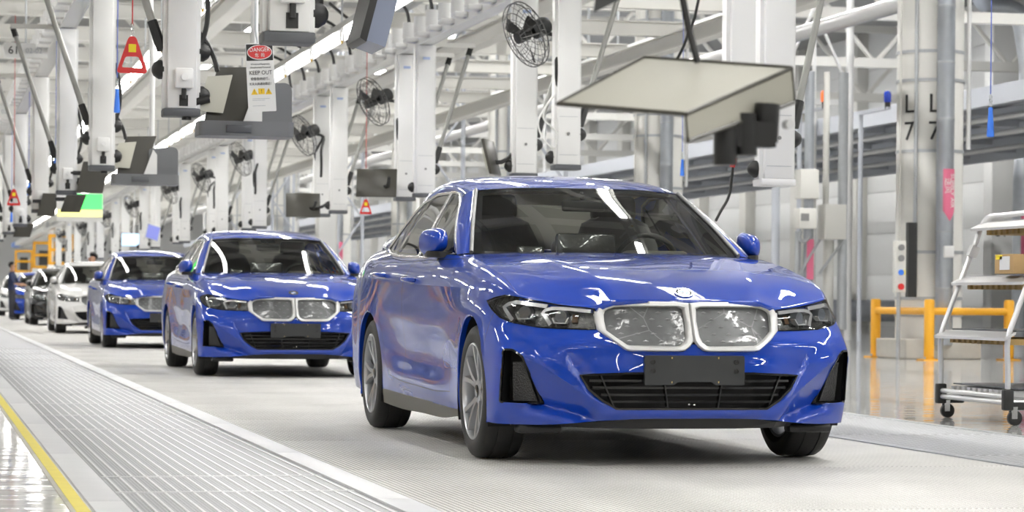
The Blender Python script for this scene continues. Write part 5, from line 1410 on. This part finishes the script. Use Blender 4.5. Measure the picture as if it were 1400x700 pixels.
# hangers and cross bracing in front of the mezzanine
br_ = empty('braced_frame', (14.2, 37.5, 0)); tag(br_, 'blue-grey braced steel frame left of the L7 column', 'frame')
tube_obj('upright', [(-.6, 0, 0), (-.6, 0, 10)], .09, M_BLUEGREY, br_); tube_obj('upright', [(1.0, 0, 0), (1.0, 0, 10)], .085, M_ALU, br_)
tube_obj('brace', [(-.6, 0, 5.2), (1.0, 0, 8.6)], .035, M_ALU, br_, 6); tube_obj('brace', [(-.6, 0, 8.6), (1.0, 0, 5.2)], .035, M_ALU, br_, 6)
box_obj('strut', (.2, 0, 4.95), (1.7, .12, .12), M_ALU, br_)
for x, y, m, lab in ((13.7, 34.9, M_ORANGE, 'small lit orange beacon above the mezzanine edge'), (14.9, 34.6, M_BLUEBEACON, 'small blue beacon above the mezzanine edge')):
    bc = empty('beacon', (x, y, 4.62)); k = bmesh.new(); lathe(k, [(.06, .12), (.075, .14), (.075, .30), (.05, .34), (0, .35)], 12, 'z'); bm_obj('lens', k, m, bc, angle=40); k = bmesh.new(); cyl(k, (0, 0, -.02), (0, 0, .13), .05, .06, 12); bm_obj('base', k, M_BLACK, bc); box_obj('bracket_arm', (.0, .7, .0), (.08, 1.6, .05), M_BLUEGREY, bc); tube_obj('stem', [(0, 1.45, 0), (0, 1.45, -4.62)], .05, M_BLUEGREY, bc); tag(bc, lab, 'beacon')
# electrical boxes
eb = empty('electrical_boxes', (11.8, 30.2, 0)); tag(eb, 'grey electrical boxes on a pipe stand between lead car and L7 column', 'electrical box')
box_obj('box', (-.14, 0, 2.88), (.34, .35, .52), M_CREAM, eb, bev=.01); box_obj('box', (-.16, 0, 2.27), (.33, .30, .36), M_CREAM, eb, bev=.01); box_obj('box', (.38, .1, 2.22), (.40, .40, .62), M_CREAM, eb, bev=.01)
box_obj('meter_window', (-.22, -.155, 2.29), (.15, .01, .13), M_DISC, eb)
for x, z0, z1, r, m in ((-.22, 0, 2.05, .05, M_GALV), (-.02, 0, 4.9, .09, M_DUCT), (.36, 0, 1.9, .10, M_CREAM), (.62, .3, 4.9, .09, M_GALV), (.30, 2.5, 4.9, .06, M_CREAM)): tube_obj('pipe', [(x, .22, z0), (x, .22, z1)], r, m, eb, 10)
for a, c in (((.15, .1, 1.9), (-.25, .1, 1.25)), ((.60, .1, 1.9), (.15, .1, 1.30))): tube_obj('bracket', [a, c], .025, M_GALV, eb, 6)
box_obj('pink_label', (-.02, .115, 1.55), (.13, .01, .72), M_PINK, eb); tube_obj('hose', smooth_path([(-.24, 0, 2.04), (-.26, 0, 1.92), (-.16, .05, 1.86), (-.06, .05, 1.95)], 4), .03, M_GALV, eb)
# floor-level wall cabinet at far right
wc = empty('wall_cabinet', (15.2, 40.5, 0)); box_obj('body', (0, 0, .95), (.22, .2, 1.1), M_GALV, wc); box_obj('foot', (0, 0, .2), (.18, .16, .4), M_GALV, wc); box_obj('label_plate', (.0, -.105, .9), (.14, .01, .25), mat('label_orange', (.8, .4, .1), .5), wc); tag(wc, 'narrow grey cabinet behind the left yellow barrier post', 'cabinet')
pp = empty('down_pipe', (16.0, 42.0, 0)); tube_obj('pipe', [(0, 0, 0), (0, 0, 5.0)], .11, M_POST, pp); tube_obj('cord', [(-.9, 0, 1.6), (-.9, 0, 4.9)], .012, M_CORD, pp, 5); tag(pp, 'white vertical pipe left of the L7 column', 'pipe')
# right edge: ducts and number on the wall side
rd = empty('bent_duct', (26.1, 52.9, 0)); tube_obj('duct', smooth_path([(0, 0, .0), (0, 0, 4), (0, 0, 8.3), (-.15, 0, 8.8), (-.6, 0, 9.0), (-1.1, 0, 9.05), (-1.35, 0, 9.4), (-1.35, 0, 9.95)], 5), .27, M_DUCT, rd, 14); box_obj('pink_label', (0, -.28, 2.5), (.32, .02, 1.5), M_PINK, rd); tag(rd, 'bent metal ventilation duct at the right edge', 'duct')
nm_ = empty('number_post', (26.75, 55.6, 0)); box_obj('cladding', (0, 0, 5), (1.0, .6, 10), M_POST, nm_, bev=.02); text_obj('lettering', '69 E', .46, mat('ink_grey', (.10, .10, .10), .6), nm_, Matrix.Translation((-.02, -.31, 2.85)) @ FACE_CAM); tag(nm_, 'white clad post marked 69 behind the trolley', 'column')
tb_ = empty('tubular_bench', (21, 55, 0)); tube_obj('rail', [(-8, 0, .55), (4, 0, .55)], .3, M_BLUEGREY, tb_, 10); box_obj('foot', (-7, 0, .15), (.3, .4, .3), M_BLUEGREY, tb_); box_obj('foot', (3, 0, .15), (.3, .4, .3), M_BLUEGREY, tb_); tag(tb_, 'long pale blue-grey pipe lying low along the wall behind the yellow barrier', 'pipe')
# ------------------------------------------------------------------ yellow barriers
def barrier(pts, lab, rails=(.68,)):
    o = pts[0]; r = empty('safety_barrier', (o[0], o[1], 0)); tag(r, lab, 'barrier')
    for p in pts:
        b = bmesh.new(); x, y = p[0] - o[0], p[1] - o[1]
        lathe(b, [(.072, .01), (.072, .82), (.06, .845), (0, .85)], 16, 'z', (x, y, 0)); po = bm_obj('post', b, M_YELLOW, r, angle=50)
        box_obj('foot_plate', (x, y, .008), (.26, .26, .016), M_YELLOW, po)
        b = bmesh.new()
        for dx in (-.1, .1): cyl(b, (x + dx, y - .1, .016), (x + dx, y - .1, .05), .012, n=6)
        bm_obj('anchor_bolt', b, M_GALV, po)
    for p, q in zip(pts[:-1], pts[1:]):
        for z in rails: tube_obj('rail', [(p[0] - o[0], p[1] - o[1], z), (q[0] - o[0], q[1] - o[1], z)], .052, M_YELLOW, r, 10)
barrier([(9.95, 22.4), (10.02, 20.55), (11.30, 20.75)], 'yellow safety barrier in front of the L7 column')
barrier([(-5.4, -8), (-5.4, -5), (-5.4, -2), (-5.4, 1), (-5.4, 4), (-5.4, 7)], 'yellow safety barrier left of the lane mirrored in the car side', (.30, .68))
barrier([(-5.6, 12 + 4 * k) for k in range(13)], 'long yellow safety barrier left of the lane mirrored in the car doors', (.30, .68))
rk = None
for i in range(20):  # unseen racks added left of the lane so the car doors reflect something dark
    if rk is None:
        rk = empty('reflection_rack')
        for dy in (-1.4, 1.4):
            for dx in (-.45, .45): box_obj('upright', (dx, dy, 1.3), (.07, .07, 2.6), M_BLUEGREY, rk)
        for z in (.35, 1.05, 1.75, 2.45): box_obj('shelf', (0, 0, z), (.95, 2.85, .06), M_GALV, rk)
        box_obj('back_panel', (-.47, 0, 1.4), (.02, 2.85, 2.4), mat('rack_back', (.07, .075, .085), .5), rk); box_obj('front_rail', (.48, 0, 1.05), (.03, 2.85, .10), M_YELLOW, rk)  # dark back panel added to darken the door reflections
        for z in (.38, 1.08, 1.78):
            for k, dy in enumerate((-.95, -.1, .8)):
                box_obj('crate', (0, dy, z + .2), (.7, .62, .38), (M_TRAY, M_BLACK, mat('crate_blue', (.05, .12, .35), .5))[(k + int(z * 3)) % 3], rk, bev=.01)
        o = rk
    else: o = copy_tree(rk)
    o.location = (-7.6, 14 + 3.3 * i, 0); tag(o, f'added unseen rack of dark crates for car doors to reflect, {ORD[i]} from the camera', 'storage rack', 'added reflection racks left of the lane')
# ------------------------------------------------------------------ flow rack trolley
ct = empty('flow_rack_trolley', (3.33, 3.56, 0)); tag(ct, 'silver tube flow rack trolley on castors at the right edge', 'trolley')
W2 = .56
for s in (-1, 1):
    yy = s * W2
    tube_obj('upright_tube', smooth_path([(0, yy, .12), (0, yy, .35), (.0, yy, .58), (.05, yy, .72), (.16, yy, 1.0), (.29, yy, 1.33)], 4), .019, M_ALU, ct, 10)
    tube_obj('top_bar', smooth_path([(.29, yy, 1.33), (.34, yy, 1.40), (.45, yy, 1.42), (1.1, yy, 1.44)], 4), .019, M_ALU, ct, 10)
    tube_obj('upright_tube', [(1.15, yy, .12), (1.15, yy, 1.44)], .019, M_ALU, ct, 10)
    tube_obj('base_tube', [(0, yy, .15), (1.15, yy, .15)], .019, M_ALU, ct, 10)
    b = bmesh.new(); bx(b, (.0, yy, .17), (.07, .06, .14), bev=.012); bx(b, (.09, yy, .13), (.16, .05, .055), bev=.012); bm_obj('corner_joint', b, M_BLACK, ct, angle=40)
    for x in (.03, 1.12):
        b = bmesh.new(); lathe(b, [(.0, -.016), (.045, -.016), (.05, -.012), (.05, .012), (.045, .016), (0, .016)], 18, 'y', (x + .02, yy, .05)); wh = bm_obj('castor_wheel', b, M_BLACK, ct, angle=40)
        b = bmesh.new(); bx(b, (x + .01, yy - .023, .085), (.04, .004, .08)); bx(b, (x + .01, yy + .023, .085), (.04, .004, .08)); bx(b, (x, yy, .118), (.06, .055, .012)); bm_obj('castor_fork', b, M_CHROME, wh)
for z, x0 in ((.15, 0), (.19, 0)): tube_obj('base_tube', [(x0, -W2, z), (x0, W2, z)], .017, M_ALU, ct, 10)
for i, (z, x0) in enumerate(((.205, .02), (.585, .01), (.955, .135), (1.335, .275))):
    if i:
        b = bmesh.new(); prism(b, [(-.05, -.03), (.03, .012), (.035, .03), (-.055, -.012)], lambda u, v: V((x0 + u, -W2 - .03, z + v)), lambda u, v: V((x0 + u, W2 + .03, z + v))); lip = bm_obj('shelf_lip', b, M_ALU, ct)
    deck = box_obj('shelf_deck', (x0 + .55, 0, z + .005 + .03), (.98, 1.06, .010), M_POSTCAP if i < 2 else M_ALU, ct)
    rb_ = None
    for k in range(11):
        if rb_ is None: o = box_obj('roller_track', (0, 0, 0), (.95, .05, .04), M_WOOD if i else M_ALU, ct); rb_ = o.data
        else: o = link(bpy.data.objects.new('roller_track', rb_), ct)
        o.location = (x0 + .50, -.46 + .092 * k, z - (.038 if i else .0))
        if i == 0 and k % 1 == 0:
            pass
box_obj('id_card', (.22, W2 - .03, 1.16), (.06, .05, .08), M_PAPER, ct, Matrix.Rotation(.4, 4, 'Y'))
cbx = empty('cardboard_box', (3.62, 3.28, 1.0)); box_obj('carton', (0, 0, .065), (.40, .30, .13), M_CARD, cbx, bev=.004); box_obj('white_label', (-.203, -.02, .07), (.003, .16, .09), M_PAPER, cbx); box_obj('white_label', (.12, -.152, .06), (.10, .003, .09), M_PAPER, cbx); box_obj('black_print', (.02, -.152, .07), (.06, .003, .07), M_INK, cbx); box_obj('yellow_tape', (-.203, .07, .11), (.003, .10, .03), mat('tag_yellow', (.9, .72, .02), .5), cbx)
tag(cbx, 'brown cardboard box with white labels on the trolley shelf', 'cardboard box')
# ------------------------------------------------------------------ far end: yellow stations, beams, far columns
for i, (x, y, s) in enumerate(((2.7, 108, 1.0), (2.7, 125, 1.0), (2.7, 152, 1.0))):
    e = empty('lift_station', (x, y, 0)); box_obj('cabinet', (0, 0, 1.1), (1.15, 1.0, 2.2), M_POST, e, bev=.03)
    for dx in (-.5, .5):
        for dy in (-.45, .45): box_obj('frame_post', (dx, dy, 2.9), (.12, .12, 1.4), M_YELLOW, e)
    for z in (2.26, 2.9, 3.55):
        for dy in (-.45, .45): box_obj('frame_bar', (0, dy, z), (1.1, .10, .14), M_YELLOW, e)
    box_obj('motor', (0, 0, 2.75), (.5, .5, .8), M_BRACKET, e)
    tag(e, f'white cabinet with a yellow frame on top far down the line, {ORD[i]} of three', 'lift station', 'yellow lift stations')
ob = empty('overhead_beam', (0, 0, 0)); b = bmesh.new(); bx(b, (2.2, 134, 3.95), (.35, 44, .22)); bm_obj('beam', b, M_POST, ob); box_obj('blue_end', (2.2, 152, 3.95), (.40, 6, .26), mat('blue_panel', (.15, .3, .75), .5), ob)
for y in (114.0, 117.35, 120.7): tube_obj('hanger', [(2.2, y, 4.0), (2.2, y, 4.70)], .04, M_CREAM, ob)
tag(ob, 'white overhead beam with blue end above the yellow frames', 'beam')
# second row of steel on the right: uprights and lattice between posts and mezzanine
lat = None
for i, (x, y) in enumerate(((8.0, 34.5), (8.0, 44), (8.0, 57.5), (8.0, 71), (8.0, 84.5))):
    if lat is None:
        lat = empty('lattice_mast'); b = bmesh.new()
        for dx in (-.35, .35): tube(b, [(dx, 0, 0), (dx, 0, 10)], .05, 8)
        bm_obj('upright', b, M_BLUEGREY, lat)
        b = bmesh.new()
        for k in range(9): tube(b, [(-.35 if k % 2 else .35, 0, 1 + k), (.35 if k % 2 else -.35, 0, 2 + k)], .028, 6)
        bm_obj('lacing', b, M_BLUEGREY, lat); o = lat
    else: o = copy_tree(lat)
    o.location = (x, y, 0); tag(o, f'blue-grey lattice mast behind the right hand posts, {ORD[i]} from the camera', 'mast', 'lattice masts')
for i, (x, y, z0, w, h) in enumerate(((9.0, 52, 2.9, .5, 2.2), (5.3, 44.5, 2.4, .45, 1.5), (5.6, 33.5, 2.4, .5, .9))):
    e = empty('control_cabinet', (x, y, 0)); box_obj('body', (0, 0, z0), (w, .4, h), M_CREAM, e, bev=.02); box_obj('door', (0, -.205, z0), (w * .86, .02, h * .9), M_POST, e, bev=.01); tube_obj('leg', [(0, 0, 0), (0, 0, z0 - h / 2)], .06, M_CREAM, e)
    tag(e, f'cream control cabinet on a leg behind the right hand posts, {["farthest", "second", "nearest"][i]} of three', 'cabinet', 'control cabinets')
for i, (x, z) in enumerate(((8.6, 5.2), (12.6, 5.9))):
    e = empty('pipe_run', (x, 0, z)); tube_obj('pipe', [(0, 0, 0), (0, 180, 0)], .14, M_ALU, e, 10); tube_obj('pipe', [(.4, 0, .05), (.4, 180, .05)], .09, M_DUCT, e, 10)
    hb_ = None
    for k in range(14):
        if hb_ is None: o = tube_obj('hanger', [(.2, 0, 0), (.2, 0, 10 - z)], .03, M_GALV, e, 6); hb_ = o.data
        else: o = link(bpy.data.objects.new('hanger', hb_), e)
        o.location = (0, 9.8 + 12.4 * k, 0)
    tag(e, ['pair of silver pipes running along the hall right of the posts', 'higher pair of silver pipes in front of the mezzanine'][i], 'pipe')
hz = empty('air_hose', (2.9, 6.9, 0)); tube_obj('hose', smooth_path([(-.42, -.25, 1.43), (-.38, -.24, 1.50), (-.30, -.2, 1.62), (-.27, -.2, 1.80), (-.26, -.2, 1.95), (-.2, 0, 3.0), (-.1, 0, 4.45)], 5), .012, M_BLACK, hz, 6); k = bmesh.new(); cyl(k, (-.27, -.2, 1.86), (-.26, -.2, 1.93), .022, n=8); bm_obj('red_coupling', k, M_RED, hz); tag(hz, 'black hanging air hose with red coupling above the right mirror', 'hose')
wlc = empty('white_cable', (2.0, 10.75, 0)); tube_obj('loop', smooth_path([(.17, -.1, 2.72), (.08, -.12, 2.62), (.0, -.12, 2.45), (.08, -.12, 2.27), (.16, -.1, 2.22), (.19, -.1, 2.35), (.05, -.12, 2.5), (.17, -.1, 2.74)], 5), .009, M_PAPER, wlc, 6); tag(wlc, 'white coiled cable looped on the post behind the lead car roof', 'cable')
sw_ = empty('sag_cable', (2.35, 10.9, 0)); tube_obj('cable', smooth_path([(.1, 0, 2.73), (.30, 0, 2.66), (.55, .0, 2.64), (.80, 0, 2.74), (1.05, -.3, 3.2), (1.12, -.72, 4.70)], 5), .014, M_BLACK, sw_, 6); tag(sw_, 'black sagging cable under the blurred beige bracket', 'cable')
# ------------------------------------------------------------------ people
def person(loc, rz, top, bottom, lab, arm=0.0):
    root = empty('person', loc, rz); tag(root, lab, 'person')
    J = {'pelvis': ((0, 0, .95), .14), 'belly': ((0, 0, 1.10), .13), 'chest': ((0, 0, 1.32), .15), 'neck': ((0, 0, 1.50), .058), 'head': ((0, -.02, 1.60), .085), 'crown': ((0, -.02, 1.72), .075)}
    for s, n in ((-1, 'r'), (1, 'l')):
        J['hip' + n] = ((s * .09, 0, .90), .10); J['knee' + n] = ((s * .10, -.02, .50), .065); J['ank' + n] = ((s * .10, .02, .09), .045); J['toe' + n] = ((s * .11, -.14, .04), .038)
        J['sho' + n] = ((s * .18, 0, 1.42), .065); J['elb' + n] = ((s * .23, -.05 - arm * .1, 1.14 + arm * .05), .045); J['wri' + n] = ((s * .21, -.18 - arm * .25, .96 + arm * .22), .032); J['han' + n] = ((s * .20, -.25 - arm * .27, .92 + arm * .25), .036)
    E_ = [('pelvis', 'belly'), ('belly', 'chest'), ('chest', 'neck'), ('neck', 'head'), ('head', 'crown')]
    for n in 'rl': E_ += [('pelvis', 'hip' + n), ('hip' + n, 'knee' + n), ('knee' + n, 'ank' + n), ('ank' + n, 'toe' + n), ('chest', 'sho' + n), ('sho' + n, 'elb' + n), ('elb' + n, 'wri' + n), ('wri' + n, 'han' + n)]
    ks = list(J); me = bpy.data.meshes.new('body'); me.from_pydata([J[k][0] for k in ks], [(ks.index(a), ks.index(c)) for a, c in E_], [])
    o = bpy.data.objects.new('body', me); COL.objects.link(o)
    sk = o.modifiers.new('skin', 'SKIN'); sk.use_smooth_shade = True
    for i, k in enumerate(ks): me.skin_vertices[0].data[i].radius = (J[k][1], J[k][1] * (.78 if k in ('chest', 'belly', 'pelvis') else 1)); me.skin_vertices[0].data[i].use_root = (k == 'pelvis')
    sb = o.modifiers.new('sub', 'SUBSURF'); sb.levels = 2; sb.render_levels = 2
    dg = bpy.context.evaluated_depsgraph_get(); m2 = bpy.data.meshes.new_from_object(o.evaluated_get(dg)); bpy.data.objects.remove(o)
    skin = mat('skin', (.60, .34, .22), .5); hair = mat('hair_black', (.012, .010, .010), .5)
    for m in (top, bottom, skin, hair): m2.materials.append(m)
    for p in m2.polygons:
        c = p.center; p.use_smooth = True
        p.material_index = 2 if (c.z > 1.50 or (abs(c.x) > .15 and c.z < 1.0 + arm * .24 and c.z > .8 and c.y < -.13)) else (0 if c.z > .93 else 1)
        if c.z < .09: p.material_index = 3
    ob_ = link(bpy.data.objects.new('body', m2), root)
    b = bmesh.new(); bmesh.ops.create_icosphere(b, subdivisions=3, radius=.112)
    for v in b.verts: v.co = V((v.co.x * .92, v.co.y * 1.05 + .005, v.co.z * .95 + 1.70))
    bmesh.ops.delete(b, geom=[v for v in b.verts if v.co.y < -.03 and v.co.z < 1.745], context='VERTS'); bm_obj('hair', b, hair, root, True)
    b = bmesh.new()
    for s in (-1, 1): bmesh.ops.create_icosphere(b, subdivisions=2, radius=.012, matrix=Matrix.Translation((s * .033, -.107, 1.665)))
    bm_obj('eyes', b, M_INK, root, True)
    b = bmesh.new(); cyl(b, (0, -.10, 1.665), (0, -.128, 1.632), .008, .015, 8); bx(b, (0, -.105, 1.598), (.045, .012, .009)); bm_obj('nose_and_mouth', b, mat('lips', (.45, .18, .14), .5), root)
    b = bmesh.new()
    for s in (-1, 1): bmesh.ops.create_icosphere(b, subdivisions=2, radius=.026, matrix=Matrix.Translation((s * .095, -.01, 1.645)) @ Matrix.Diagonal((.4, .7, 1.2, 1)))
    bm_obj('ears', b, skin, root, True)
    return root
navy = mat('navy_cloth', (.02, .03, .08), .8); trous = mat('dark_trousers', (.03, .03, .04), .8)
person((-.93, 66.6, 0), math.radians(70), navy, trous, 'person in dark navy workwear standing beside the farthest blue car', .6)
person((.26, 47.2, 0), math.radians(-60), mat('grey_cloth', (.25, .26, .30), .8), trous, 'person whose dark-haired head shows above the white car roof', .5)
# ------------------------------------------------------------------ the row of cars
cars = [(0, 0.0, None, 'glossy blue sedan in front with silver double grille, nearest of the row'), (0, 13.3, None, 'blue sedan second in the row, right behind the lead car'), (0, 26.9, None, 'blue sedan third in the row, in front of the white one'),
        (0.03, 41.5, M_WHITE_PAINT, 'white sedan between a blue one and a black one'), (.08, 55.7, M_BLACK_PAINT, 'black sedan behind the white one'), (.1, 69.3, M_BLUE, 'blue sedan behind the black one, farthest blue of the row'), (.1, 83.5, M_WHITE_PAINT, 'pale sedan at the far left edge, last of the row')]
for i, (x, y, m, lab) in enumerate(cars):
    o = car0 if i == 0 else copy_tree(car0)
    o.location = (x, y, .002); tag(o, lab, 'car', 'sedans on the conveyor')
    if m and m is not M_BLUE: repaint(o, m)
